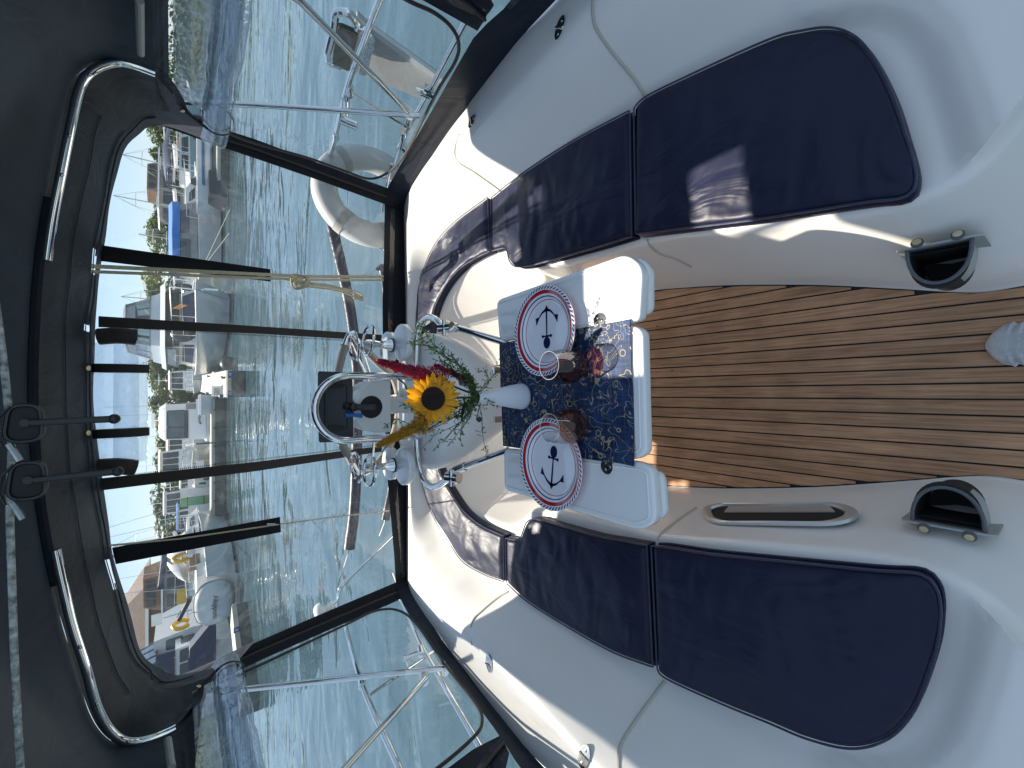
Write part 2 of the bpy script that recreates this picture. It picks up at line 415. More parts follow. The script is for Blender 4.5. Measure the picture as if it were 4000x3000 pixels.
def runner_mat():
    m = mat('runner print', (.02, .05, .15), .6, sheen=.03, spec=.25)
    N = m.node_tree.nodes; L = m.node_tree.links; p = N['Principled BSDF']; tc = N.new('ShaderNodeTexCoord')
    nb = N.new('ShaderNodeTexNoise'); nb.inputs['Scale'].default_value = 14; nb.inputs['Detail'].default_value = 6; L.new(tc.outputs['Object'], nb.inputs['Vector'])
    s1 = N.new('ShaderNodeMapping'); s1.inputs['Scale'].default_value = (18, 260, 1); L.new(tc.outputs['Object'], s1.inputs[0])
    n1 = N.new('ShaderNodeTexNoise'); n1.inputs['Scale'].default_value = 1; L.new(s1.outputs[0], n1.inputs['Vector'])
    s2 = N.new('ShaderNodeMapping'); s2.inputs['Scale'].default_value = (260, 18, 1); L.new(tc.outputs['Object'], s2.inputs[0])
    n2 = N.new('ShaderNodeTexNoise'); n2.inputs['Scale'].default_value = 1; L.new(s2.outputs[0], n2.inputs['Vector'])
    a = N.new('ShaderNodeMath'); a.operation = 'ADD'; L.new(n1.outputs[0], a.inputs[0]); L.new(n2.outputs[0], a.inputs[1])
    a2 = N.new('ShaderNodeMath'); a2.operation = 'ADD'; L.new(a.outputs[0], a2.inputs[0]); L.new(nb.outputs[0], a2.inputs[1])
    cr = N.new('ShaderNodeValToRGB'); e = cr.color_ramp.elements; e[0].position = .40; e[0].color = (.004, .009, .032, 1); e[1].position = .68; e[1].color = (.030, .075, .19, 1)
    dv = N.new('ShaderNodeMath'); dv.operation = 'DIVIDE'; dv.inputs[1].default_value = 3; L.new(a2.outputs[0], dv.inputs[0]); L.new(dv.outputs[0], cr.inputs[0])
    # golden rope: squiggling contour lines
    lines = []
    for sc_, off, w in ((21, 0, .013), (24, 5.3, .013)):
        mp = N.new('ShaderNodeMapping'); mp.inputs['Location'].default_value = (off, off * .7, off); L.new(tc.outputs['Object'], mp.inputs[0])
        nn = N.new('ShaderNodeTexNoise'); nn.inputs['Scale'].default_value = sc_; nn.inputs['Detail'].default_value = 1.0; nn.inputs['Distortion'].default_value = 1.6; L.new(mp.outputs[0], nn.inputs['Vector'])
        s = N.new('ShaderNodeMath'); s.operation = 'SUBTRACT'; s.inputs[1].default_value = .5; L.new(nn.outputs[0], s.inputs[0])
        ab = N.new('ShaderNodeMath'); ab.operation = 'ABSOLUTE'; L.new(s.outputs[0], ab.inputs[0])
        lt = N.new('ShaderNodeMapRange'); lt.inputs[1].default_value = w * .7; lt.inputs[2].default_value = w * 1.4; lt.inputs[3].default_value = 1; lt.inputs[4].default_value = 0; L.new(ab.outputs[0], lt.inputs[0]); lines.append(lt)
    # rings (little portholes)
    v = N.new('ShaderNodeTexVoronoi'); v.inputs['Scale'].default_value = 16; v.inputs['Randomness'].default_value = .8; L.new(tc.outputs['Object'], v.inputs['Vector'])
    s = N.new('ShaderNodeMath'); s.operation = 'SUBTRACT'; s.inputs[1].default_value = .13; L.new(v.outputs['Distance'], s.inputs[0])
    ab = N.new('ShaderNodeMath'); ab.operation = 'ABSOLUTE'; L.new(s.outputs[0], ab.inputs[0])
    lt = N.new('ShaderNodeMapRange'); lt.inputs[1].default_value = .015; lt.inputs[2].default_value = .028; lt.inputs[3].default_value = .8; lt.inputs[4].default_value = 0; L.new(ab.outputs[0], lt.inputs[0]); lines.append(lt)
    mxx = N.new('ShaderNodeMath'); mxx.operation = 'MAXIMUM'; L.new(lines[0].outputs[0], mxx.inputs[0]); L.new(lines[2].outputs[0], mxx.inputs[1])
    mix = N.new('ShaderNodeMix'); mix.data_type = 'RGBA'; L.new(mxx.outputs[0], mix.inputs[0]); L.new(cr.outputs[0], mix.inputs[6]); mix.inputs[7].default_value = (.34, .28, .17, 1)
    L.new(mix.outputs[2], p.inputs['Base Color'])
    b = N.new('ShaderNodeBump'); b.inputs['Strength'].default_value = .3; b.inputs['Distance'].default_value = .001; L.new(a.outputs[0], b.inputs['Height']); L.new(b.outputs[0], p.inputs['Normal'])
    return m
RUNNER = runner_mat()

def plate_mat():
    m = mat('glazed plate', (.8, .8, .84), .08, coat=.6, bump=.02, bscale=30)
    N = m.node_tree.nodes; L = m.node_tree.links; p = N['Principled BSDF']; tc = N.new('ShaderNodeTexCoord')
    sx = N.new('ShaderNodeSeparateXYZ'); L.new(tc.outputs['Object'], sx.inputs[0])
    cm = N.new('ShaderNodeCombineXYZ'); L.new(sx.outputs[0], cm.inputs[0]); L.new(sx.outputs[1], cm.inputs[1])
    ln = N.new('ShaderNodeVectorMath'); ln.operation = 'LENGTH'; L.new(cm.outputs[0], ln.inputs[0])
    at = N.new('ShaderNodeMath'); at.operation = 'ARCTAN2'; L.new(sx.outputs[1], at.inputs[0]); L.new(sx.outputs[0], at.inputs[1])
    cr = N.new('ShaderNodeValToRGB'); cr.color_ramp.interpolation = 'CONSTANT'
    e = cr.color_ramp.elements; W_ = (.8, .8, .84, 1); RD = (.45, .02, .035, 1); BL = (.015, .02, .14, 1)
    e[0].position = 0; e[0].color = W_
    stops = [(.0930, RD), (.0945, W_), (.1010, BL), (.1045, W_), (.1105, RD), (.1205, W_), (.1345, RD), (.1352, W_)]
    e[1].position = stops[0][0] * 6; e[1].color = stops[0][1]
    for q, c in stops[1:]: k = e.new(q * 6); k.color = c
    sc_ = N.new('ShaderNodeMath'); sc_.operation = 'MULTIPLY'; sc_.inputs[1].default_value = 6; L.new(ln.outputs['Value'], sc_.inputs[0]); L.new(sc_.outputs[0], cr.inputs[0])
    # rope border: slanting navy strokes between r=.122 and .133
    a = N.new('ShaderNodeMath'); a.operation = 'MULTIPLY'; a.inputs[1].default_value = 62; L.new(at.outputs[0], a.inputs[0])
    b_ = N.new('ShaderNodeMath'); b_.operation = 'MULTIPLY'; b_.inputs[1].default_value = 520; L.new(ln.outputs['Value'], b_.inputs[0])
    c = N.new('ShaderNodeMath'); c.operation = 'ADD'; L.new(a.outputs[0], c.inputs[0]); L.new(b_.outputs[0], c.inputs[1])
    si = N.new('ShaderNodeMath'); si.operation = 'SINE'; L.new(c.outputs[0], si.inputs[0])
    gt = N.new('ShaderNodeMath'); gt.operation = 'GREATER_THAN'; gt.inputs[1].default_value = .05; L.new(si.outputs[0], gt.inputs[0])
    g1 = N.new('ShaderNodeMath'); g1.operation = 'GREATER_THAN'; g1.inputs[1].default_value = .1235; L.new(ln.outputs['Value'], g1.inputs[0])
    g2 = N.new('ShaderNodeMath'); g2.operation = 'LESS_THAN'; g2.inputs[1].default_value = .1325; L.new(ln.outputs['Value'], g2.inputs[0])
    q = N.new('ShaderNodeMath'); q.operation = 'MULTIPLY'; L.new(g1.outputs[0], q.inputs[0]); L.new(g2.outputs[0], q.inputs[1])
    q2 = N.new('ShaderNodeMath'); q2.operation = 'MULTIPLY'; L.new(q.outputs[0], q2.inputs[0]); L.new(gt.outputs[0], q2.inputs[1])
    mix = N.new('ShaderNodeMix'); mix.data_type = 'RGBA'; L.new(q2.outputs[0], mix.inputs[0]); L.new(cr.outputs[0], mix.inputs[6]); mix.inputs[7].default_value = BL
    L.new(mix.outputs[2], p.inputs['Base Color']); return m
PLATE = plate_mat()

def water_mat():
    m = mat('harbour water', (.036, .072, .088), .02, spec=1.0, ior=1.45)
    N = m.node_tree.nodes; L = m.node_tree.links; p = N['Principled BSDF']; tc = N.new('ShaderNodeTexCoord')
    last = None
    for sc_, st, dist, stretch in ((.22, .45, .42, (1, 1.3, 1)), (.8, .34, .10, (1, 2.0, 1)), (3.0, .22, .014, (1, 2.0, 1))):
        mp = N.new('ShaderNodeMapping'); mp.inputs['Scale'].default_value = stretch; mp.inputs['Rotation'].default_value = (0, 0, R(6 * sc_)); L.new(tc.outputs['Object'], mp.inputs[0])
        n = N.new('ShaderNodeTexNoise'); n.inputs['Scale'].default_value = sc_; n.inputs['Detail'].default_value = 2.5; n.inputs['Distortion'].default_value = .9; L.new(mp.outputs[0], n.inputs['Vector'])
        b = N.new('ShaderNodeBump'); b.inputs['Strength'].default_value = st; b.inputs['Distance'].default_value = dist; L.new(n.outputs[0], b.inputs['Height'])
        if last: L.new(last.outputs[0], b.inputs['Normal'])
        last = b
    L.new(last.outputs[0], p.inputs['Normal']); return m
WATERM = water_mat()

# ================================================================== water and far shore (setting)
wb = MB(); wb.add([(-400, -60, WATER), (400, -60, WATER), (400, 500, WATER), (-400, 500, WATER)], [(0, 1, 2, 3)])
tag(wb.build('water', WATERM, flat=True), kind='structure')

# ================================================================== our boat: cockpit moulding
boat = thing('sailing_yacht', 'white sailing yacht cockpit with teak sole and moulded seats, seen from the companionway', 'sailing yacht', (0, 1.2, 0))
ST = [ # F(floor edge)  I(seat lip)  C(coaming ridge) zC  D(canvas line) zD
 ((.262, -.30), (.95, -.12), (1.11, -.40), .66, (1.29, -.40), .67),
 ((.255, -.12), (.72, -.05), (1.11, -.15), .66, (1.29, -.15), .67),
 ((.250, -.02), (.54, .02), (1.11, .02), .66, (1.29, .02), .67),
 ((.243, .08), (.425, .10), (1.11, .14), .66, (1.29, .14), .67),
 ((.241, .162), (.385, .19), (1.12, .24), .66, (1.29, .24), .67),
 ((.275, .297), (.385, .30), (1.13, .36), .655, (1.29, .36), .67),
 ((.31, .43), (.410, .45), (1.14, .52), .65, (1.29, .52), .66),
 ((.344, .575), (.437, .60), (1.147, .68), .645, (1.29, .68), .66),
 ((.389, .814), (.480, .83), (1.147, .90), .64, (1.29, .90), .655),
 ((.415, 1.0), (.485, 1.0), (1.13, 1.07), .635, (1.29, 1.07), .65),
 ((.434, 1.17), (.492, 1.15), (1.11, 1.22), .63, (1.293, 1.23), .65),
 ((.44, 1.30), (.51, 1.35), (1.095, 1.42), .625, (1.285, 1.43), .64),
 ((.44, 1.40), (.535, 1.47), (1.085, 1.57), .62, (1.27, 1.58), .63),
 ((.44, 1.48), (.60, 1.55), (1.08, 1.68), .61, (1.26, 1.70), .62),
 ((.43, 1.56), (.645, 1.66), (1.075, 1.82), .60, (1.245, 1.85), .61),
 ((.40, 1.64), (.65, 1.83), (1.06, 1.98), .59, (1.235, 2.02), .59),
 ((.34, 1.72), (.632, 2.0), (1.04, 2.16), .57, (1.225, 2.22), .57),
 ((.27, 1.78), (.565, 2.15), (.98, 2.34), .55, (1.205, 2.44), .54),
 ((.18, 1.82), (.445, 2.28), (.83, 2.47), .53, (1.15, 2.585), .51),
 ((.08, 1.84), (.25, 2.37), (.42, 2.53), .515, (.60, 2.60), .50),
 ((.0, 1.845), (.0, 2.39), (.0, 2.54), .51, (.0, 2.60), .50)]
def mirror_x(x): return -x * .972 - .0
def station_rows():
    seq = [(Vector((*a, 0)), Vector((*b, .42)), Vector((*c, zc)), Vector((*d, zd))) for a, b, c, zc, d, zd in ST]
    left = [(Vector((mirror_x(a.x) if True else a.x, a.y, a.z)), Vector((mirror_x(b.x), b.y, b.z)), Vector((-c.x, c.y, c.z)), Vector((-d.x, d.y, d.z))) for a, b, c, d in reversed(seq[:-1])]
    seq = seq + left
    cols = [smooth([s[k] for s in seq], 7) for k in range(4)]
    return list(zip(*cols))
CUSH_F = [(.38, .19), (.42, .20), (.52, .215), (.68, .25), (.76, .285), (.81, .325), (.845, .37), (.9, .5)]
def front_y(x):
    x = abs(x)
    for (a, ya), (b, yb) in zip(CUSH_F, CUSH_F[1:]):
        if x < b: return lerp(ya, yb, max(0, (x - a) / (b - a)))
    return .5
rows = []
for F, I, C, D in station_rows():
    r = []
    for a in (0, .02, .06, .12, .2, .3, .42, .54, .66, .78, .88, .95, .985):
        p = F.lerp(I, a); wide = (Vector((F.x, F.y)) - Vector((I.x, I.y))).length
        ex = 1.0 + .5 * sstep(.15, .4, wide)
        z = .405 * (a ** ex)
        if a < .1: z *= sstep(0, .16, a) ** .5 if a > 0 else 0
        r.append(Vector((p.x, p.y, z)))
    out = (C - I); out.z = 0; on = out.normalized()
    r.append(I + Vector((0, 0, -.007)) + on * .004); r.append(Vector((I.x, I.y, .42)) + on * .014)
    nb_ = 30
    for k in range(1, nb_ + 1):
        b = k / nb_; p = I.lerp(C, b)
        stern = sstep(2.2, 2.5, I.y)
        b0 = lerp(.66, .86, stern)
        z = .42 + (C.z - .42) * (sstep(b0 - .03, 1.05, b) ** .85) / (sstep(b0 - .03, 1.05, 1.0) ** .85)
        if p.y < .7:
            sd = front_y(p.x) - .045 - p.y
            z = max(z, .42 + .055 * sstep(0.0, .09, sd))
        r.append(Vector((p.x, p.y, z)))
    r.append(C.lerp(D, .12) + Vector((0, 0, .004))); r.append(C.lerp(D, .3) + Vector((0, 0, .004))); r.append(C.lerp(D, .7)); r.append(D.copy())
    od = (D - I); od.z = 0; od.normalize()
    r.append(D + od * .03 + Vector((0, 0, -.01))); r.append(D + od * .06 + Vector((0, 0, -.06)))
    r.append(Vector((D.x, D.y, .2)) + od * .09); r.append(Vector((D.x * .98, D.y, WATER - .2)) + od * .02)
    rows.append(r)
cb = MB(); cb.loft(rows)
cock = cb.build('cockpit_moulding', GEL, boat, ang=60)
from mathutils.bvhtree import BVHTree
BVH = BVHTree.FromPolygons(cb.v, cb.f)
def on_mould(px, py, off=0.0):
    d = ray(px, py).normalized(); h = BVH.ray_cast(Vector((0, 0, EYE)), d)
    n = h[1] if h[1].dot(d) < 0 else -h[1]
    return h[0] + n * off, n

# teak sole: black bed and one object for each plank
edge_pts = [(s[0][1], s[0][0]) for s in ST[:12]]
def edge(y, sgn):
    if y <= edge_pts[0][0]: e = edge_pts[0][1]
    else:
        e = edge_pts[-1][1]
        for (y0, x0), (y1, x1) in zip(edge_pts, edge_pts[1:]):
            if y0 <= y <= y1: e = lerp(x0, x1, (y - y0) / (y1 - y0)); break
    return (e - .004) * (sgn if sgn > 0 else -.972)
Y0, Y1 = -.55, 1.62
ys = [lerp(Y0, Y1, i / 60) for i in range(61)]
bed = MB(); bed.loft([[Vector((edge(y, -1) - .012, y, -.004)), Vector((edge(y, 1) + .012, y, -.004))] for y in ys])
bed.build('caulking_bed', CAULK, boat, flat=True)
w = .0417; x_seam = U(3000, 1554.6, z=0).x
for i in range(-12, 13):
    x0, x1 = x_seam + i * w + .0024, x_seam + (i + 1) * w - .0024
    segs = []; cur = []
    for y in ys:
        a, b = max(x0, edge(y, -1)), min(x1, edge(y, 1))
        if b - a > .002: cur.append((a, b, y))
        elif cur: segs.append(cur); cur = []
    if cur: segs.append(cur)
    for sg in segs:
        if len(sg) < 3: continue
        poly = [Vector((a, y, .0)) for a, b, y in sg] + [Vector((b, y, .0)) for a, b, y in reversed(sg)]
        pm = MB(); pm.prism(poly, (0, 0, .004)); pm.build('plank', TEAK, boat, flat=True)
# locker lid seams: sealant beads let into the moulding
def surf_strip(name, pts, r, m_, parent):
    tb = MB(); tb.tube(smooth(pts, 5), r, 6); return tb.build(name, m_, parent)
surf_strip('lid_seam', [on_mould(*q)[0] for q in [(2524, 380), (2480, 310), (2400, 212), (2335, 120), (2318, 60), (2318, 0), (2318, -60)]], .0065, BEAD, boat)
surf_strip('lid_seam', [on_mould(*q)[0] for q in [(1955, 745), (1900, 705), (1850, 670), (1800, 640), (1778, 605), (1782, 560), (1795, 525)]], .0055, BEAD, boat)
surf_strip('lid_seam', [on_mould(*q)[0] for q in [(2597, 2662), (2560, 2710), (2480, 2820), (2428, 2905), (2418, 2960), (2420, 3050)]], .0065, BEAD, boat)
for q_ in ([(1985, 2312), (1940, 2340), (1880, 2390), (1845, 2430), (1845, 2520)], [(2530, 935), (2545, 965), (2580, 990), (2640, 1010), (2700, 1040)], [(2570, 2110), (2590, 2080), (2640, 2040), (2720, 1985)]):
    surf_strip('lid_seam', [on_mould(*q)[0] for q in q_], .0055, BEAD, boat)
# ridge moulding along the coaming
for sgn in (1, -1):
    P = [Vector((sgn * (s[2][0] + .03), s[2][1], s[3] + .001)) for s in ST[1:18]]
    rm = MB(); rm.tube(smooth(P, 4), .006, 6); rm.build('coaming_ridge', GEL, boat)
# hinges (two oval leaves with a knuckle)
def hinge(px, py, z, rz, tilt):
    c, n = on_mould(px, py, .001); M = n.to_track_quat('Z', 'Y').to_matrix() @ Matrix.Rotation(rz, 3, 'Z')
    b = MB(); out = [M @ Vector((.021 * math.cos(t), .034 * math.sin(t), .0)) + c for t in [2 * math.pi * k / 28 for k in range(28)]]
    b.prism(out, M @ Vector((0, 0, .004)))
    h = b.build('locker_hinge', CHROME, boat)
    k_ = MB()
    for s in (-1.5, -.5, .5, 1.5): k_.cyl(c + M @ Vector((s * .0098 - .0045, 0, .005)), c + M @ Vector((s * .0098 + .0045, 0, .005)), .0045, 8)
    k_.build('knuckle', CHROME, h)
    for s in (-1, 1):
        q = MB(); q.lathe([(0, .006), (.004, .0055), (.0045, .004)], c + M @ Vector((0, s * .018, .0)), 10, M); q.build('screw', DCHROME, h)
hinge(2190, 110, .672, R(8), R(-4)); hinge(1846, 475, .645, R(8), R(-4)); hinge(1912, 2590, .63, R(-8), R(4)); hinge(2285, 2955, .672, R(-8), R(4))

# vent slot in the port riser
def riser_pt(px, py, off=0.0):
    """point on the port riser (leaning plane through floor edge and seat lip)"""
    a = Vector((-.275 * .972 + .013, .297, 0)); b_ = Vector((-.389 * .972 + .013, .814, 0)); c = Vector((-.385 * .972 + .013, .30, .405))
    n = (b_ - a).cross(c - a).normalized()
    if n.x < 0: n = -n
    d = ray(px, py); o = Vector((0, 0, EYE)); t = (a - o).dot(n) / d.dot(n)
    return o + d * t + n * off, n
fr = round_poly([riser_pt(*q)[0] for q in [(2745, 1990), (2790, 1976), (3280, 1972), (3362, 2000), (3350, 2035), (3260, 2057), (2810, 2052), (2760, 2035)]], .03, 4)
fr = resample(fr, 56, True); cen = sum(fr, Vector()) / len(fr); n_ = riser_pt(3000, 2000)[1]
vb = MB(); rws = []
for s_, o_ in ((1.0, .001), (.99, .009), (.95, .012), (.90, .010), (.88, .0), (.86, -.03)):
    rws.append([cen + (p - cen) * (s_ if True else 1) + n_ * o_ + (p - cen).normalized() * (-(1 - s_) * .05) for p in fr])
vb.loft(rws, closed=True); vf = vb.build('vent_hatch', ALU, boat)
dk = MB(); dk.prism([cen + (p - cen) * .86 + n_ * .002 for p in fr], n_ * .0012); dk.build('slot_shade', RUBBER, vf)  # black sheet stands in for the shade inside the slot
fl = MB(); a_, b2, c2, d2 = [riser_pt(*q, .006)[0] for q in [(2850, 1982), (3240, 1980), (3265, 2006), (2830, 2006)]]
fl.quad(a_, b2, c2, d2, .003); fl.build('flap', ALU, vf)

# ---- pockets hung on the risers
def pocket(cx, cy, z, sgn, label, w_=.105, d_=.085, h_=.17):
    c = U(cx, cy, z=z); t = thing('winch_handle_pocket', label, 'winch handle pocket', (c.x, c.y, z - h_), 0)
    M = Matrix.Scale(sgn, 3, Vector((1, 0, 0)))      # cup faces the middle of the cockpit
    def P(x, y, zz): return Vector((c.x - sgn * x, c.y + y, z + zz))
    hw = w_ / 2
    prof = []
    for k in range(17):
        a = math.pi * k / 16; prof.append((math.sin(a) ** .8 * d_, -math.cos(a) * hw * (1 if True else 1)))
    pts = [(.004, -hw)] + [(p[0] + .004, p[1]) for p in prof[1:-1]] + [(.004, hw)]
    cup = MB(); rws = []
    for sc1, zz in ((1.0, 0), (1.0, -.004), (.98, -h_ * .6), (.86, -h_ * .9), (.6, -h_), (.05, -h_ - .003)):
        rws.append([P(x * sc1, y * sc1, zz) for x, y in pts])
    cup.loft(rws, closed=False)
    cup.build('cup', GREYP, t, ang=50)
    inn = MB(); rws = [[P(x * s1, y * s1, zz) for x, y in pts] for s1, zz in ((1.0, .001), (.91, .001), (.88, -.01), (.85, -h_ * .8), (.05, -h_ * .86))]
    rws = [[p + Vector((-sgn * .013, 0, 0)) for p in r] for r in rws]; inn.loft(rws, closed=True); inn.build('lining', RUBBER, t, ang=50)
    bp = MB(); o = round_poly([P(.0, -hw - .018, .014), P(0, hw + .02, .014), P(0, hw + .02, -h_ * .95), P(0, -hw - .018, -h_ * .95)], .02, 4)
    bp.prism(o, (-sgn * .004, 0, 0)); bp.build('back_plate', GREYP, t, ang=50)
    rm = MB(); rm.tube([P(x, y, .002) for x, y in pts], .0042, 6); rm.build('rim', GREYPD, t)
    lb = MB(); lb.loft([[P(x * s1 + .002, y * s1, zz) for x, y in pts[6:11]] for s1, zz in ((1.0, -.006), (1.0, -.02))]); lb.build('emblem', NAVYC, t)
    for yy in (-hw * .62, hw * .62):
        bz = MB(); bz.lathe([(.012, 0), (.012, .003), (.009, .004)], P(-.006, yy, .012), 14, Matrix.Rotation(R(sgn * 20), 3, 'Y')); s_ = bz.build('snap_stud', GREYPD, t)
        b3 = MB(); b3.lathe([(.008, .004), (.008, .007), (.0, .008)], P(-.006, yy, .012), 14, Matrix.Rotation(R(sgn * 20), 3, 'Y')); b3.build('snap', BRASS, s_)
    return t
pocket(3665, 950, .30, 1, 'black lined grey pocket on the seat front below the cushion with the square sun patch')
pocket(3700, 2062, .30, -1, 'black lined grey winch handle pocket beside the oval vent hatch', w_=.115)

# ---- seat cushions
def cushion(inner, outer, ztop, th, label, n=64, m_=26, puff=.008, seed=0, group='navy seat cushions round the cockpit'):
    inner = resample(smooth(inner, 6), n); outer = resample(smooth(outer, 6), n)
    c = sum(inner + outer, Vector()) / (2 * n)
    t = thing('seat_cushion', label, 'seat cushion', (c.x, c.y, ztop - th), 0, group)
    rad = .020; rows = []
    def edge_h(d):
        if d >= rad: return 0
        q = 1 - d / rad; return -rad * (1 - math.sqrt(max(0, 1 - q * q)))
    Lu = sum((inner[i + 1] - inner[i]).length for i in range(n - 1))
    for i in range(n):
        wdt = (outer[i] - inner[i]).length; r = []
        for k in range(m_):
            v = k / (m_ - 1); v = .5 - .5 * math.cos(math.pi * v) if True else v
            p = inner[i].lerp(outer[i], v)
            u = i / (n - 1)
            d = min(v * wdt, (1 - v) * wdt, u * Lu, (1 - u) * Lu)
            q = Vector((p.x * 5 + seed * 3.1, p.y * 9, seed))
            wr = (noise.noise(q) * .0055 + noise.noise(q * 2.7) * .0030)
            # creases that run across the cushion near the seams
            cr_ = -abs(noise.noise(Vector((p.x * 3 + seed, p.y * 22 + 3 * noise.noise(q), seed * 2)))) * .008
            z = ztop + edge_h(d) + (puff * min(1, d / .10) + wr + cr_) * sstep(0, .04, d)
            r.append(Vector((p.x, p.y, z)))
        rows.append(r)
    tb = MB(); tb.loft(rows); tb.build('top_panel', NAVY, t, ang=80)
    loop = [r[0] for r in rows] + rows[-1][1:-1] + [r[-1] for r in reversed(rows)] + list(reversed(rows[0][1:-1]))
    loop = [Vector((p.x, p.y, ztop - .012)) for p in loop]
    loop = resample(loop, 150, True)
    cc = c
    sk = []
    for f_, zz in ((0, -.0), (.004, -.3), (.005, -.6), (.001, -1.0)):
        row = []
        for i, p in enumerate(loop):
            tn = (loop[(i + 1) % 150] - loop[i - 1]); nn = Vector((tn.y, -tn.x, 0)).normalized()
            if nn.dot(Vector((p.x - cc.x, p.y - cc.y, 0))) < 0 and False: nn = -nn
            row.append(Vector((p.x, p.y, ztop - .012 + (th - .012) * zz)) + nn * f_)
        sk.append(row)
    sb = MB(); sb.loft(sk, closed=True); sb.build('side_panel', NAVY, t, ang=80)
    pp = MB(); pp.tube([p + Vector((0, 0, .008)) + (Vector((p.x - cc.x, p.y - cc.y, 0))).normalized() * .0010 for p in loop], .0027, 6, closed=True)
    pp.build('piping', PIPE, t)
    p2 = MB(); p2.tube([Vector((p.x, p.y, ztop - th + .004)) for p in loop], .0034, 6, closed=True); p2.build('piping', PIPE, t)
    return t
ZT, TH = .47, .05
V = lambda l: [Vector((x, y, 0)) for x, y in l]
cushion(V([(.507, .872), (.50, .86), (.465, .67), (.429, .472), (.40, .28), (.388, .225), (.394, .203), (.42, .196)]),
        V([(.918, .872), (.93, .83), (.915, .70), (.878, .47), (.852, .395), (.82, .335), (.77, .29), (.70, .258), (.60, .228), (.50, .208), (.45, .199)]), ZT, TH,
        'large dark navy seat cushion with a rounded outer corner and a square patch of sun', seed=1)
cushion(V([(.502, .89), (.506, 1.02), (.512, 1.14), (.525, 1.38), (.536, 1.47), (.552, 1.52), (.585, 1.553), (.632, 1.57), (.652, 1.60), (.662, 1.69)]),
        V([(.918, .89), (.935, 1.1), (.94, 1.3), (.932, 1.52), (.915, 1.69)]), ZT, TH,
        'navy seat cushion beside the sunlit table leaf, half in shade', seed=2)
cushion(V([(.664, 1.705), (.662, 1.83), (.645, 1.977), (.59, 2.13), (.48, 2.27), (.30, 2.345), (.02, 2.36)]),
        V([(.928, 1.72), (.922, 1.86), (.905, 2.06), (.86, 2.24), (.76, 2.39), (.61, 2.51), (.35, 2.55), (.02, 2.555)]), ZT, TH,
        'curved lilac looking stern cushion crossed by rail shadows, on the life ring side', seed=3)
cushion(V([(-.495, .832), (-.485, .79), (-.465, .65), (-.435, .488), (-.395, .28), (-.379, .215), (-.385, .19), (-.41, .178)]),
        V([(-.868, .818), (-.884, .79), (-.865, .62), (-.845, .496), (-.832, .41), (-.80, .325), (-.74, .262), (-.66, .22), (-.57, .195), (-.50, .181), (-.44, .176)]), ZT, TH,
        'large dark navy seat cushion beside the vent hatch, wholly in shade', seed=4)
cushion(V([(-.497, .85), (-.51, .96), (-.523, 1.073), (-.535, 1.36), (-.543, 1.416), (-.565, 1.452), (-.605, 1.475), (-.64, 1.495), (-.662, 1.54), (-.67, 1.605)]),
        V([(-.872, .835), (-.90, 1.0), (-.905, 1.2), (-.90, 1.45), (-.872, 1.60)]), ZT, TH,
        'wrinkled navy seat cushion next to the shaded table leaf, its far end in sunlight', seed=5)
cushion(V([(-.665, 1.622), (-.662, 1.79), (-.64, 1.92), (-.60, 2.02), (-.50, 2.17), (-.38, 2.28), (-.2, 2.34), (0.0, 2.36)]),
        V([(-.872, 1.62), (-.892, 1.78), (-.89, 1.99), (-.82, 2.14), (-.72, 2.32), (-.55, 2.46), (-.3, 2.54), (0.0, 2.555)]), ZT, TH,
        'curved lilac looking creased stern cushion on the antenna side', seed=6)

# ================================================================== cockpit table
TZ = .76
table = thing('cockpit_table', 'white folding cockpit table with three leaves laid for two', 'table', (0, 1.0, .0))
def leaf(px, r=.03, z1=TZ, th=.03, slope=0):
    pts = round_poly([U(x, y, z=z1) for x, y in px], r, 6)
    b = MB(); b.slab(pts, z1 - th, z1, .007, 3); o = b.build('leaf', TABW, table, ang=50)
    c = sum(pts, Vector()) / len(pts); N = len(pts)
    ins = resample(pts, 120, True)
    rim = []
    for i, p in enumerate(ins):
        tn = (ins[(i + 1) % 120] - ins[i - 1]).normalized(); nn = Vector((-tn.y, tn.x, 0))
        if nn.dot(c - p) < 0: nn = -nn
        rim.append(Vector((p.x, p.y, z1 + .0002)) + nn * .016)
    g = MB(); g.tube(rim, .0022, 5, closed=True); g.build('rim_line', TABW, o)
    return o
leaf([(1937, 1172), (2445, 990), (2512, 1040), (2500, 1245), (2462, 1262), (1950, 1336)])
leaf([(1955, 1344), (2470, 1270), (2512, 1292), (2524, 1770), (2482, 1797), (1967, 1742)])
leaf([(1966, 1750), (1968, 1915), (2494, 2073), (2562, 2045), (2548, 1832), (2490, 1805)])
# lower frames under the outer leaves (second rounded shell)
for q in ([(2440, 985), (2500, 1030), (2500, 1225), (2420, 1225)], [(2450, 1850), (2545, 1845), (2560, 2035), (2480, 2050)]):
    pts = round_poly([U(x, y, z=TZ) for x, y in q], .03, 5); c = sum(pts, Vector()) / len(pts)
    b = MB(); b.slab([Vector((p.x, p.y - .004, 0)) for p in pts], TZ - .062, TZ - .032, .012, 3); b.build('edge_shell', TABW, table, ang=50)
def disc_hinge(px, py):
    c = U(px, py, z=TZ + .001); b = MB(); b.lathe([(.0, .0025), (.02, .0022), (.0215, 0)], c, 24); h = b.build('table_hinge', DCHROME, table)
    for k in range(3):
        a = 2 * math.pi * k / 3 + .5; s = MB(); s.lathe([(0, .004), (.0035, .0035), (.004, .002)], c + Vector((.010 * math.cos(a), .010 * math.sin(a), 0)), 10); s.build('screw', CHROME, h)
disc_hinge(2342, 1252); disc_hinge(2372, 1822)
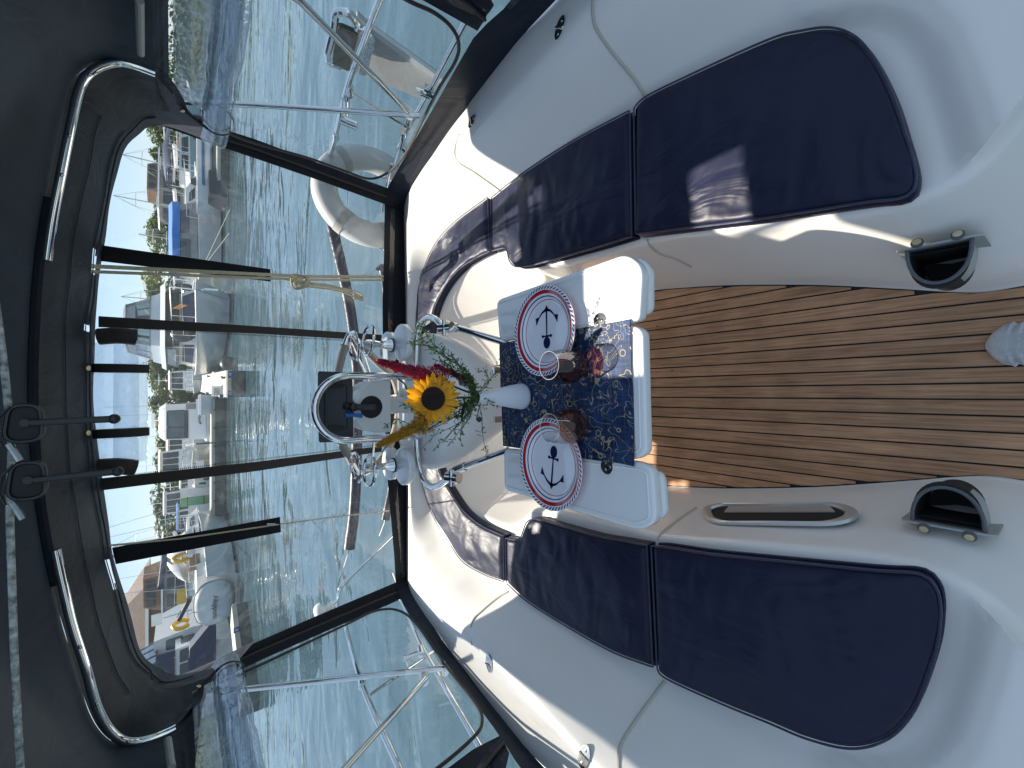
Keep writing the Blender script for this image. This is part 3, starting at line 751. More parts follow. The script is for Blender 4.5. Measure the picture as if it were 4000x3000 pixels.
# column and struts
b = MB(); b.tube([(-.02, 1.35, 0), (-.02, 1.35, .3), (-.02, 1.30, .6), (-.02, 1.22, TZ - .035)], [.07, .06, .05, .05], 16); b.build('leg', TABW, table)
for a_, b_ in (((1722, 1262, 1.44), (1955, 1338, 1.21)), ((1762, 1842, 1.44), (1966, 1762, 1.21))):
    p, q = U(a_[0], a_[1], Y=a_[2]), U(b_[0], b_[1], Y=b_[2]); q.z = min(q.z, TZ - .02)
    s = MB(); s.tube([p, q], .0125, 14); st = s.build('strut', CHROME, table)
    s = MB(); s.tube([p.lerp(q, .08), p.lerp(q, .26)], .0165, 14); s.build('sleeve', CHROME, st)
# clips under the far edge
for px, py in ((1940, 1447), (1943, 1638)):
    c = U(px, py, Y=1.30); s = MB(); s.box(c, (.022, .012, .03)); s.build('drawer_catch', CHROME, table)

run = MB(); ro = [U(x, y, z=TZ + .004) for x, y in [(1951, 1341), (1966, 1741), (2473, 1822), (2486, 1816), (2462, 1246), (2350, 1263)]]
A_, B_, C_, D_ = [U(x, y, z=TZ + .003) for x, y in [(1951, 1341), (1966, 1741), (2482, 1821), (2462, 1246)]]
rr = []
for i in range(41):
    u = i / 40; r = []
    for k in range(41):
        v = k / 40; p = A_.lerp(B_, v).lerp(D_.lerp(C_, v), u)
        z = TZ + .0035 + .0022 * (noise.noise(Vector((p.x * 9, p.y * 9, 3))) + .6) + .004 * sstep(.9, 1, u) * sstep(.75, 1, v)
        p.x += .002 * noise.noise(Vector((u * 5, v * 5, 1))); p.y += .003 * noise.noise(Vector((u * 5, v * 5, 7)))
        r.append(Vector((p.x, p.y, z)))
    rr.append(r)
run.loft(rr); under = [[p + Vector((0, 0, -.0025)) for p in r] for r in rr]
run.loft(under)
bd = [rr[0], [r[-1] for r in rr], list(reversed(rr[-1])), [r[0] for r in reversed(rr)]]
lp = rr[0][:-1] + [r[-1] for r in rr][:-1] + list(reversed(rr[-1]))[:-1] + [r[0] for r in reversed(rr)][:-1]
run.loft([lp, [p + Vector((0, 0, -.0025)) for p in lp]], closed=True)
rno = run.build('table_runner', RUNNER, None, ang=60)
tag(rno, 'navy table runner printed with golden ropes and rings, laid over the middle of the table', 'table runner')

# plates
def plate(x, y, label, rz, sgn):
    t = thing('plate', label, 'plate', (x, y, TZ + .006), rz, 'rope bordered plates')
    KEEP[0] = False
    b = MB(); pr = [(0, .004), (.085, .004), (.094, .007), (.102, .0145), (.112, .019), (.122, .0215), (.125, .0235), (.130, .0240), (.1348, .0225), (.1352, .020), (.130, .0185), (.112, .015), (.095, .003), (.088, 0), (0, 0)]
    b.lathe(pr, (0, 0, 0), 72); d = b.build('dish', PLATE, t, ang=50)
    a = MB(); Z = .0046; H_ = .0006
    def pr2(pts): a.prism([Vector((p[0] * sgn, p[1], Z)) for p in pts], (0, 0, H_))
    # anchor drawn along x: ring at -x, flukes at +x
    pr2([(-.012, -.0022), (-.012, .0022), (.062, .0035), (.062, -.0035)])
    pr2([(-.012, -.017), (-.017, -.017), (-.017, .017), (-.012, .017)])
    for yy in (-.018, .018): pr2([(-.0145 + .0048 * math.cos(q * math.pi / 5), yy + .0048 * math.sin(q * math.pi / 5)) for q in range(10)])
    pr2([(-.034 + .018 * math.cos(q * math.pi / 10), .0145 * math.sin(q * math.pi / 10)) for q in range(20)])
    cres = [(.068 - (abs(s_) ** 2) * .030, s_ * .040) for s_ in [k / 8 for k in range(-8, 9)]]
    cin = [(.060 - (abs(s_) ** 1.9) * .024, s_ * .039) for s_ in [k / 8 for k in range(8, -9, -1)]]
    pr2(cres + cin)
    for s_ in (-1, 1): pr2([(.022, s_ * .046), (.044, s_ * .050), (.046, s_ * .031)])
    pr2([(.078, 0), (.060, .012), (.060, -.012)])
    a.build('anchor_emblem', NAVYC, t, flat=True)
    KEEP[0] = True
    return t
plate(.176, .972, 'rope bordered anchor plate half on the sunlit table leaf, under the red wine rim', R(0), 1)
plate(-.216, .952, 'rope bordered anchor plate half on the shaded table leaf, under the amber wine rim', R(-7), -1)

# tumblers
def tumbler(px, py, rx, ry, label, wine):
    b0 = U(px, py, z=TZ + .006); t = thing('stemless_glass', label, 'glass', (b0.x, b0.y, TZ + .006), 0, 'stemless wine glasses')
    KEEP[0] = False
    h = .118
    pr = [(0, .003), (.022, .003), (.036, .012), (.047, .032), (.0485, .048), (.046, .07), (.041, .095), (.037, h), (.0362, h), (.0402, .095), (.0452, .07), (.0475, .048), (.046, .033), (.035, .014), (.021, .006), (0, .006)]
    b = MB(); b.lathe(pr, (0, 0, 0), 48); b.build('bowl', GLASS, t, ang=60)
    rm = MB(); rm.tube([(.0366 * math.cos(2 * math.pi * k / 48), .0366 * math.sin(2 * math.pi * k / 48), h) for k in range(48)], .0009, 6, closed=True); rm.build('rim', GLASSR, t)
    wv = [(0, .0065), (.021, .0065), (.0348, .0145), (.0455, .0335), (.047, .044), (0, .044)]
    b = MB(); b.lathe(wv, (0, 0, 0), 48); b.build('wine', wine, t, ang=40)
    KEEP[0] = True
GLASSR = mat('glass rim', (.75, .72, .70), .1, .6)
tumbler(2268, 1432, 0, 0, 'stemless glass of red wine beside the anchor plate on the sunlit side', WINE)
tumbler(2270, 1661, 0, 0, 'stemless glass of amber rose wine overlapping the plate on the shaded side', ROSE)

# vase
vb_ = U(2045, 1548, z=TZ + .006)
vase = thing('vase', 'slim tapering matt white vase on the navy runner', 'vase', (vb_.x, vb_.y, TZ + .006))
b = MB(); b.lathe([(0, 0), (.036, 0), (.041, .004), (.0415, .012), (.036, .05), (.028, .09), (.0215, .13), (.0185, .165), (.0175, .178), (.0165, .178), (.0172, .165), (.019, .13)], vb_ * 1.0 if False else (vb_.x, vb_.y, TZ + .006), 40)
b.build('body', WHITEC, vase, ang=60)
VTOP = Vector((vb_.x, vb_.y, TZ + .182))

# flowers
PETAL = mat('sunflower petal', (.82, .40, .006), .5, var=.2, vscale=60, sheen=.2); 
_p = PETAL.node_tree.nodes['Principled BSDF']; _p.inputs['Subsurface Weight'].default_value = .0
DISC = mat('sunflower disc', (.018, .008, .004), .9, bump=1, bscale=260, var=.5, vscale=240)
STEM = mat('flower stem', (.05, .11, .025), .6, var=.3, vscale=50)
LEAF = mat('fine foliage', (.07, .14, .03), .55, var=.4, vscale=40)
LEAFD = mat('dark leaf', (.018, .035, .012), .5, var=.3, vscale=40)
MAROON = mat('maroon leaf', (.035, .008, .012), .5, var=.3, vscale=40)
CRIM = mat('crimson celosia', (.50, .008, .06), .7, var=.4, vscale=90, sheen=.4)
GOLD = mat('golden celosia', (.62, .33, .01), .7, var=.35, vscale=90, sheen=.4)
def trans_leaf(m, w_=.35):
    N = m.node_tree.nodes; L = m.node_tree.links; p = N['Principled BSDF']; t = N.new('ShaderNodeBsdfTranslucent')
    src = p.inputs['Base Color'].links
    if src: L.new(src[0].from_socket, t.inputs[0])
    else: t.inputs[0].default_value = p.inputs['Base Color'].default_value
    mx = N.new('ShaderNodeMixShader'); mx.inputs[0].default_value = w_
    L.new(p.outputs[0], mx.inputs[1]); L.new(t.outputs[0], mx.inputs[2]); L.new(mx.outputs[0], N['Material Output'].inputs[0])
for q in (PETAL, LEAF, CRIM, GOLD): trans_leaf(q)
SC = U(1692, 1557, Y=1.085)
view = (Vector((0, 0, EYE)) - SC).normalized(); view = (view + Vector((0, -.1, -.05))).normalized()
sf = thing('sunflower', 'yellow sunflower with a dark centre in the white vase', 'sunflower', tuple(VTOP))
Q = view.to_track_quat('Z', 'Y').to_matrix()
b = MB(); b.lathe([(0, .004), (.010, .0045), (.02, .009), (.028, .008), (.0325, .001), (.030, -.006), (0, -.012)], SC, 40, Q); b.build('flower_head', DISC, sf, ang=60)
def petal_mesh(L_, w_, curl):
    b = MB(); rws = []
    for i in range(7):
        u = i / 6; hw = w_ * math.sin(math.pi * (u * .86 + .10)) ** .8 * (1 - .15 * u) * .5 + .0006
        if u == 1: hw = .0008
        x = u * L_; z = curl * u * u * L_
        rws.append([Vector((x, -hw, z)), Vector((x, -hw * .5, z - .0012)), Vector((x, 0, z - .0022)), Vector((x, hw * .5, z - .0012)), Vector((x, hw, z))])
    b.loft(rws); me = b.build('petal', PETAL, None, ang=60); d = me.data; bpy.data.objects.remove(me); return d
PM = [petal_mesh(.047, .017, .25), petal_mesh(.043, .019, .05), petal_mesh(.049, .015, -.1)]
for lay, (n_p, tilt, r0) in enumerate(((21, 8, .027), (20, -6, .026))):
    for k in range(n_p):
        a = 2 * math.pi * (k + .5 * lay) / n_p + random.uniform(-.07, .07)
        o = bpy.data.objects.new('petal', random.choice(PM)); COL.objects.link(o); o.parent = sf; o.matrix_parent_inverse = sf.matrix_basis.inverted()
        Mx = Matrix.Translation(SC) @ Q.to_4x4() @ Matrix.Rotation(a, 4, 'Z') @ Matrix.Translation((r0, 0, -.002 - lay * .003)) @ Matrix.Rotation(R(-tilt + random.uniform(-16, 12)), 4, 'Y') @ Matrix.Rotation(R(random.uniform(-14, 14)), 4, 'X') @ Matrix.Scale(random.uniform(.86, 1.08), 4)
        o.matrix_basis = Mx
b = MB(); b.tube(smooth([VTOP + Vector((0, 0, -.03)), VTOP.lerp(SC, .4) + Vector((0, .02, .01)), SC - view * .03, SC - view * .008], 5), .0035, 7); b.build('stem', STEM, sf)
for q in range(5):
    a = VTOP.lerp(SC, .3 + .12 * q) + Vector((0, .01, 0)); dr = Vector((random.uniform(-1, 1), random.uniform(0, .8), random.uniform(-.5, .3))).normalized()
    b = MB(); s_ = dr.cross(Vector((0, 0, 1))).normalized(); L_ = .07
    b.loft([[a + dr * L_ * u - s_ * .014 * math.sin(math.pi * u + .05) , a + dr * L_ * u + Vector((0, 0, -.004)), a + dr * L_ * u + s_ * .014 * math.sin(math.pi * u + .05)] for u in [k / 6 for k in range(7)]])
    b.build('leaf', LEAFD, sf, ang=70)
def plume(name, label, p_tip, p_base, m_, r, n=900, cat='celosia', m2=None):
    t = thing(name, label, cat, tuple(VTOP))
    st = MB(); st.tube(smooth([VTOP + Vector((0, 0, -.02)), VTOP.lerp(p_base, .6) + Vector((0, .01, 0)), p_base], 5), .003, 6); st.build('stem', STEM if m2 is None else m2, t)
    b = MB(); ax = (p_tip - p_base); L_ = ax.length; ax.normalize(); s1 = ax.cross(Vector((0, 1, 0))).normalized(); s2 = ax.cross(s1)
    for i in range(n):
        u = random.random() ** .8; a = random.uniform(0, 2 * math.pi)
        rr_ = r * (1 - u) ** .75 * (.55 + .45 * math.sin(math.pi * min(1, u * 2.2 + .25))) * random.uniform(.35, 1.0) * (1 + .35 * noise.noise(Vector((u * 12, a * 1.5, 0))))
        c = p_base + ax * L_ * u + (s1 * math.cos(a) + s2 * math.sin(a)) * rr_
        d = (ax * .9 + (s1 * math.cos(a) + s2 * math.sin(a)) * .8 + Vector((random.uniform(-.4, .4), random.uniform(-.4, .4), random.uniform(-.4, .4)))).normalized()
        q = d.cross(Vector((random.random(), random.random(), random.random()))).normalized(); l_ = random.uniform(.006, .012); w_ = .0011
        b.add([c - q * w_, c + q * w_, c + d * l_ + q * w_ * .2, c + d * l_ * .6 + d.cross(q) * w_ * 1.6], [(0, 1, 2), (0, 1, 3), (1, 2, 3), (0, 3, 2)])
    core = MB(); core.tube([p_base + ax * L_ * u for u in (0, .25, .5, .75, .95)], [r * .2, r * .3, r * .25, r * .12, r * .03], 8); core.build('core', m_, t)
    f = b.build('flower_spike', m_, t, flat=True); tag(f, kind='stuff')
    return t
plume('crimson_celosia', 'crimson feathery celosia plume in the vase', U(1478, 1410, Y=1.13), U(1745, 1490, Y=1.10), CRIM, .044, 2600, m2=MAROON)
plume('crimson_celosia', 'small drooping maroon celosia sprig behind the green fern', U(1700, 1425, Y=1.13), U(1850, 1500, Y=1.10), CRIM, .020, 600, m2=MAROON)
plume('golden_celosia', 'golden yellow celosia plume in the vase', U(1478, 1738, Y=1.12), U(1680, 1640, Y=1.10), GOLD, .034, 2200)
LFL = ['wide maroon leaf just above the vase stems', 'narrow maroon leaf beside the drooping maroon sprig', 'dark maroon leaf closest to the vase mouth on the crimson side', 'long green leaf between sunflower and vase mouth', 'green leaf under the golden plume stem', 'green leaf behind the lower petals of the sunflower', 'tiny spiky maroon leaf at the top of the maroon sprig', 'dark green leaf closest to the vase mouth on the golden side']
def leaf_blade(b, a, d, L_, w_, droop=.0):
    s_ = d.cross(Vector((0, 0, 1)));  s_ = s_.normalized() if s_.length > 1e-3 else Vector((1, 0, 0))
    b.loft([[a + d * L_ * u - s_ * w_ * math.sin(math.pi * u * .92 + .12) + Vector((0, 0, -droop * u * u)), a + d * L_ * u + Vector((0, 0, -.003 - droop * u * u)), a + d * L_ * u + s_ * w_ * math.sin(math.pi * u * .92 + .12) + Vector((0, 0, -droop * u * u))] for u in [k / 6 for k in range(7)]])
for (px, py, mm, L_, w_) in ((1790, 1478, MAROON, .05, .014), (1760, 1440, MAROON, .045, .008), (1835, 1500, MAROON, .05, .016), (1800, 1640, LEAFD, .06, .009), (1760, 1690, LEAFD, .05, .008), (1650, 1690, LEAFD, .05, .008), (1735, 1410, MAROON, .04, .006), (1860, 1640, LEAFD, .05, .009)):
    a = U(px, py, Y=1.11); d = Vector((random.uniform(-.7, .7), -.4, random.uniform(-.2, .8))).normalized()
    lf = MB(); leaf_blade(lf, a, d, L_, w_); st = MB(); st.tube([VTOP + Vector((0, .004, -.02)), a], .0014, 5)
    t = thing('flower_leaf', LFL.pop(0), 'leaf', tuple(VTOP), 0, 'loose maroon leaves in the bouquet' if mm is MAROON else 'loose green leaves in the bouquet')
    lf.build('blade', mm, t, ang=60); st.build('stalk', mm, t)
def sprig(ends, label, mm, dens=34, Ys=1.09, bead=.0018):
    t = thing('green_sprig', label, 'sprig', tuple(VTOP))
    st = MB(); lf = MB()
    for e in ends:
        P = smooth([VTOP + Vector((0, 0, -.03)), VTOP + Vector((0, 0, .01))] + [U(x, y, Y=Ys + random.uniform(-.03, .03)) for x, y in e], 8)
        st.tube(P, [lerp(.0016, .0006, i / (len(P) - 1)) for i in range(len(P))], 5)
        for k in range(dens):
            u = random.uniform(.3, 1); i = int(u * (len(P) - 2)); c = P[i].lerp(P[i + 1], random.random()); ax = (P[i + 1] - P[i]).normalized()
            d = (ax * .7 + Vector((random.uniform(-1, 1), random.uniform(-.6, .6), random.uniform(-1, 1)))).normalized(); l_ = random.uniform(.008, .028) * (1.2 - .6 * u)
            st.tube([c, c + d * l_], .0005, 4)
            for q in range(5):
                cc = c + d * l_ * (.3 + .18 * q); d2 = (d + Vector((random.uniform(-1, 1), random.uniform(-1, 1), random.uniform(-1, 1)))).normalized(); q_ = d2.cross(d).normalized(); lz = random.uniform(.003, .0065)
                lf.add([cc, cc + d2 * lz * .5 + q_ * bead * .7, cc + d2 * lz, cc + d2 * lz * .5 - q_ * bead * .7], [(0, 1, 2, 3)])
            lf.ball(c + d * l_, bead, 5, 3)
    st.build('stem', STEM, t); f = lf.build('leaflets', mm, t, flat=True); tag(f, kind='stuff')
sprig([[(1800, 1440), (1700, 1370), (1610, 1285)], [(1790, 1420), (1690, 1340), (1630, 1250)], [(1820, 1450), (1740, 1390), (1660, 1350), (1600, 1340)]], 'leafy pale green sprig rising above the crimson plume', LEAF, 80)
sprig([[(1850, 1490), (1780, 1440), (1690, 1400)], [(1850, 1500), (1800, 1470), (1710, 1450)]], 'short bushy green sprig between the crimson plume and the vase mouth', LEAF, 70)
sprig([[(1915, 1480), (1945, 1440), (1965, 1405)], [(1905, 1500), (1900, 1460), (1855, 1440)]], 'small green sprig leaning over the table edge toward the sunlit leaf', LEAF, 22)
sprig([[(1910, 1560), (1935, 1580), (1955, 1592)], [(1900, 1560), (1925, 1570)]], 'tiny green sprig hanging down the front of the vase', LEAF, 14)
sprig([[(1840, 1610), (1780, 1660), (1700, 1700), (1640, 1760)], [(1830, 1620), (1760, 1690), (1690, 1760)], [(1840, 1620), (1790, 1690), (1745, 1745)], [(1830, 1600), (1800, 1680), (1803, 1745)]], 'wiry dark seed sprigs spreading toward the shaded table leaf', STEM, 26)
sprig([[(1880, 1610), (1885, 1690), (1895, 1750), (1905, 1790)]], 'long thin seed stalk hanging down beside the vase', STEM, 26)
sprig([[(1800, 1600), (1700, 1650), (1620, 1600), (1560, 1570)], [(1790, 1620), (1660, 1680), (1560, 1640), (1500, 1665)]], 'thin green sprigs reaching up beside the golden plume', LEAF, 40)
sprig([[(1850, 1560), (1790, 1590), (1740, 1620)], [(1850, 1550), (1800, 1565), (1760, 1600)], [(1850, 1580), (1800, 1620), (1740, 1640)]], 'dense green stems fanned out between sunflower and vase', LEAF, 60)

# ================================================================== steering pedestal
ped = thing('steering_pedestal', 'white steering pedestal with polished guard rail, wheel and cup holder trays', 'pedestal', (-.04, 1.65, 0))
def dsec(z, w_, y0, y1, n=48, cx=-.04):
    pts = []
    for k in range(n):
        a = 2 * math.pi * k / n; c, s = math.cos(a), math.sin(a)
        e = .55
        pts.append(Vector((cx + w_ * math.copysign(abs(c) ** e, c), lerp(y0, y1, .5 + .5 * math.copysign(abs(s) ** e, s)), z)))
    return pts
b = MB(); b.loft([dsec(z, w_, y0, y1) for z, w_, y0, y1 in ((.0, .11, 1.50, 1.78), (.4, .115, 1.46, 1.80), (.55, .135, 1.43, 1.83), (.64, .19, 1.42, 1.86), (.72, .245, 1.43, 1.88), (.79, .272, 1.45, 1.89), (.835, .278, 1.47, 1.89), (.858, .270, 1.50, 1.88), (.868, .25, 1.53, 1.86), (.870, .2, 1.57, 1.82), (.870, .02, 1.68, 1.72))], closed=True)
b.build('console', GEL, ped, ang=60)
gl_, gr_ = U(1600, 1702, Y=1.62), U(1600, 1470, Y=1.62); gz = U(1230, 1600, Y=1.62).z
r_ = (gr_.x - gl_.x) / 2; cxg = (gr_.x + gl_.x) / 2
P = [Vector((gr_.x, 1.62, .86)), Vector((gr_.x, 1.62, gz - r_ - .02))] + arc((cxg, 1.62, gz - r_), r_, 0, math.pi, 18)[0:] + [Vector((gl_.x, 1.62, gz - r_ - .02)), Vector((gl_.x, 1.62, .86))]
b = MB(); b.tube(P, .0135, 16); b.build('guard_rail', CHROME, ped)
for x_ in (gr_.x, gl_.x):
    b = MB(); b.cyl((x_, 1.62, .865), (x_, 1.62, .925), .018, 16); b.build('rail_socket', CHROME, ped)
bar = [U(x, y, z=.885) for x, y in [(1731, 1280), (1705, 1250), (1675, 1240), (1648, 1258), (1634, 1290), (1628, 1367), (1625, 1500), (1626, 1640), (1630, 1760), (1645, 1849), (1672, 1893), (1705, 1900), (1758, 1866)]]
b = MB(); b.tube(smooth(bar, 6), .0125, 14); b.build('table_bar', CHROME, ped)
for i in (0, -1):
    q = bar[i]; b = MB(); b.cyl(q + Vector((0, .02, .0)), q + Vector((0, -.03, -.02)), .02, 14); b.cyl(q + Vector((-.028, -.01, 0)), q + Vector((.028, -.01, 0)), .009, 10); b.build('pivot', CHROME, ped)
# instrument pod
b = MB(); c_ = U(1440, 1587, Y=1.76)
pod = []
for y_, s_ in ((1.70, .92), (1.705, 1.0), (1.83, 1.0), (1.85, .95)):
    row = []
    for k in range(24):
        a = math.pi * k / 23; row.append(Vector((c_.x + .105 * s_ * math.cos(a) , y_, .985 + .125 * s_ * max(.0, math.sin(a)) ** .7)))
    row += [Vector((c_.x - .105 * s_, y_, .965)), Vector((c_.x + .105 * s_, y_, .965))]
    pod.append(row)
b.loft(pod, closed=True); b.prism(pod[0], (0, .002, 0)); b.build('instrument_pod', GEL, ped, ang=50)
b = MB(); b.tube([(c_.x, 1.77, .86), (c_.x, 1.77, .97)], .035, 16); b.build('pod_stalk', GEL, ped)
# wheel
wh = [U(x, y, Y=2.0) for x, y in [(1369, 1305), (1340, 1375), (1316, 1480), (1308, 1585), (1322, 1700), (1365, 1785), (1411, 1850), (1480, 1805), (1535, 1710), (1560, 1585), (1540, 1480), (1480, 1420), (1410, 1350)]]
ring = smooth(wh, 7, True); b = MB(); b.tube(ring, .0125, 12, closed=True); wheel = b.build('wheel', CHROME, ped)
n_ = len(ring)
for a0, a1 in ((5, 38), (46, 84)):
    b = MB(); b.tube([ring[i % n_] for i in range(a0, a1)], .0185, 12); b.build('leather_cover', LEATHER, wheel)
hub = Vector((-.045, 1.93, .93)); b = MB(); b.lathe([(0, .02), (.04, .018), (.045, 0), (.045, -.03)], hub, 20, Matrix.Rotation(R(90), 3, 'X')); b.tube([hub, hub + Vector((0, -.14, -.03))], .025, 12); b.build('hub', CHROME, wheel)
for i in (2, 24, 46, 66, 84):
    b = MB(); b.tube([hub, ring[i % n_]], .006, 8); b.build('spoke', CHROME, wheel)
# tablet on a suction mount
tab = thing('tablet', 'black tablet held behind the chrome guard rail by a suction mount', 'tablet', (-.05, 1.74, 1.1))
tc_ = [U(x, y, Y=yy) for x, y, yy in ((1242, 1450, 1.76), (1377, 1455, 1.72), (1381, 1722, 1.72), (1246, 1728, 1.76))]
b = MB(); o = round_poly(tc_, .01, 4); nn = (tc_[1] - tc_[0]).cross(tc_[3] - tc_[0]).normalized(); nn = nn if nn.y < 0 else -nn
b.prism(o, nn * .01); b.build('case', BLACKP, tab, ang=50)
o2 = round_poly([tc_[0].lerp(tc_[2], .18) + nn * .010, tc_[1].lerp(tc_[3], .18) + nn * .010, tc_[2].lerp(tc_[0], .18) + nn * .010, tc_[3].lerp(tc_[1], .18) + nn * .010], .008, 4)
b = MB(); b.tube(o2, .0022, 6, closed=True); b.build('raised_edge', RUBBER, tab)
b = MB(); b.lathe([(.0055, 0), (.0045, .002), (0, .002)], tc_[0].lerp(tc_[2], .05) + nn * .010 + Vector((-.008, 0, 0)), 12, nn.to_track_quat('Z', 'Y').to_matrix()); b.build('camera_lens', DGLASS, tab)
for q in (.2, .8):
    a_ = tc_[0].lerp(tc_[3], q).lerp(tc_[1].lerp(tc_[2], q), .5); b = MB(); b.box(a_ + nn * .015, (.016, .012, .055)); b.build('clamp_jaw', BLACKP, tab)
sc0 = U(1450, 1590, Y=1.70); mid = U(1380, 1590, Y=1.69); top_ = U(1345, 1585, Y=1.715)
RX = Matrix.Rotation(R(90), 3, 'X')
b = MB(); b.lathe([(0, .018), (.022, .016), (.036, .008), (.044, .003), (.044, 0)], sc0, 28, RX); b.build('suction_cup', RUBBER, tab)
b = MB(); b.tube([sc0 + Vector((0, -.015, 0)), sc0 + Vector((0, -.035, .012)), mid, top_], [.015, .012, .012, .014], 12); b.ball(mid, .018); b.build('ball_arm', BLACKP, tab)
b = MB(); b.tube([U(1350, 1622, Y=1.68), U(1380, 1622, Y=1.675), U(1414, 1624, Y=1.675)], [.009, .0065, .009], 10); b.build('lever', mat('blue lever', (.02, .12, .42), .45), tab)
b = MB(); b.tube(smooth([U(1555, 1480, Y=1.60), U(1580, 1500, Y=1.60), U(1600, 1540, Y=1.59), U(1645, 1560, Y=1.58)], 6), .003, 6); b.build('cable', RUBBER, tab)

# cup holder trays
def tray(nx, ny, fx, fy, sgn, label):
    c1, c2 = U(nx, ny, z=.93), U(fx, fy, z=.93); t = thing('cup_holder', label, 'cup holder', ((c1.x + c2.x) / 2, (c1.y + c2.y) / 2, .90), 0)
    d = (c2 - c1); L_ = d.length; d.normalize(); s = Vector((-d.y, d.x, 0)); ra, rb = .076, .07
    out = []
    for k in range(30):
        a = lerp(.62 * math.pi, 2 * math.pi - .62 * math.pi, k / 29); out.append(c1 + (d * math.cos(a) + s * math.sin(a)) * ra)
    for k in range(30):
        a = lerp(-.60 * math.pi, .60 * math.pi, k / 29); out.append(c2 + (d * math.cos(a) + s * math.sin(a)) * rb)
    b = MB()
    for cc, rr_, dz in ((c1, ra, 0), (c2, rb, -.001)): b.slab([cc + Vector((rr_ * math.cos(q), rr_ * math.sin(q), 0)) for q in [2 * math.pi * k / 48 for k in range(48)]], .900 + dz, .932 + dz, .008, 3)
    q4 = [c1.lerp(c2, .25) + s * .05, c1.lerp(c2, .5) + s * .034, c1.lerp(c2, .75) + s * .05, c1.lerp(c2, .75) - s * .05, c1.lerp(c2, .5) - s * .034, c1.lerp(c2, .25) - s * .05]
    b.slab(smooth(q4, 5, True), .902, .930, .006, 3); b.build('tray', TABW, t, ang=50)
    m_ = c1.lerp(c2, .5); b = MB(); b.lathe([(.030, 0), (.030, .006), (.027, .007)], Vector((m_.x, m_.y, .93)), 24); b.build('gasket', RUBBER, t)
    b = MB(); b.lathe([(.026, .007), (.021, .02), (.015, .04), (.013, .06), (.018, .085), (.019, .13), (.0, .13)], Vector((m_.x, m_.y, .93)), 24); b.build('post', CHROME, t)
    for cc, a0 in ((c1.lerp(c2, -.05), .3), (c1.lerp(c2, 1.05), 3.4)):
        for zz, rr_, aa in ((1.055, .060, a0),):
            ctr = Vector((cc.x, cc.y, zz)); pts = [ctr + Vector((rr_ * math.cos(aa + 2 * math.pi * .86 * k / 26), rr_ * math.sin(aa + 2 * math.pi * .86 * k / 26), .012 * math.sin(k / 26 * 3))) for k in range(27)]
            b = MB(); b.tube(pts, .0058, 10); b.ball(pts[0], .0065, 8, 6); b.ball(pts[-1], .0065, 8, 6); b.build('ring', CHROME, t)
        b = MB(); b.tube([Vector((m_.x, m_.y, 1.05)), Vector((cc.x, cc.y, 1.045)).lerp(Vector((m_.x, m_.y, 1.045)), .35)], .006, 8); b.build('bracket', CHROME, t)
tray(1562, 1338, 1506, 1358, 1, 'cup holder of chrome rings on a white tray, right beside the crimson plume')
tray(1568, 1822, 1514, 1812, -1, 'cup holder of chrome rings on a white tray, beside the golden plume')

# ================================================================== canvas enclosure
enc = thing('canvas_enclosure', 'dark blue canvas cockpit enclosure with clear vinyl windows and zips', 'canopy', (0, 1.6, 1.9))
BOWPX = [(625, 300), (579, 283), (512, 259), (446, 247), (362, 271), (301, 338), (259, 512), (223, 693), (190, 862), (165, 1050), (150, 1250), (143, 1500), (152, 1750), (172, 1960), (203, 2150), (241, 2325), (271, 2452), (320, 2603), (362, 2753), (410, 2844), (470, 2892), (543, 2892), (633, 2862), (705, 2826)]
WINPX = [(860, 573), (625, 492), (540, 530), (480, 600), (440, 760), (405, 960), (385, 1100), (375, 1240), (370, 1350), (367, 1500), (372, 1650), (385, 1790), (403, 1905), (425, 2040), (455, 2205), (520, 2450), (560, 2560), (630, 2612), (715, 2632), (1000, 2500)]
NB = 120
bow = resample(smooth([U(x, y, Y=2.05) for x, y in BOWPX], 6), NB)
win = resample(smooth([U(x, y, Y=2.6) for x, y in WINPX], 6), NB)
def ofs_in(P, q, dy=0, dz=0): return [Vector((p.x * (1 + q), p.y + dy, p.z + dz)) for p in P]
rows = []
for k in range(15):
    u = k / 14; r = []
    for i in range(NB):
        p = bow[i].lerp(win[i], u)
        sag = -.018 * math.sin(math.pi * u) * (1 + .4 * noise.noise(Vector((i * .12, u * 3, 0))))
        up = 1 if p.z > 1.75 else .3
        p = p + Vector((0, 0, sag * up + .006 * noise.noise(Vector((p.x * 5, p.y * 6, 4)))))
        if u < .999: p.z += .014 * (1 - u)      # the cloth lies over the bow
        r.append(p)
    rows.append(r)
b = MB(); b.loft(rows)
SLITS = [(.52, .60), (-.78, -.66), (.27, .30)]
b.f = [f for f in b.f if not (10 * NB <= min(f) < 12 * NB and any(x0 < b.v[f[0]].x < x1 for x0, x1 in SLITS))]
b.build('aft_roof_panel', CANV, enc, ang=80)
# thick black border round the stern window
def border(inner, wdt, name='window_border', m_=CANV, parent=enc, lift=.006):
    n = len(inner); row2 = []
    for i in range(n):
        t_ = (inner[min(i + 1, n - 1)] - inner[max(i - 1, 0)]).normalized(); nn = Vector((t_.z, 0, -t_.x))
        c = Vector((-.03, inner[i].y, 1.3))
        if nn.dot(c - inner[i]) > 0: nn = -nn
        row2.append(inner[i] + nn * wdt + Vector((0, -.03, 0)))
    b = MB(); b.loft([[p + Vector((0, -lift, 0)) for p in inner], row2]); return b.build(name, m_, parent, ang=80)
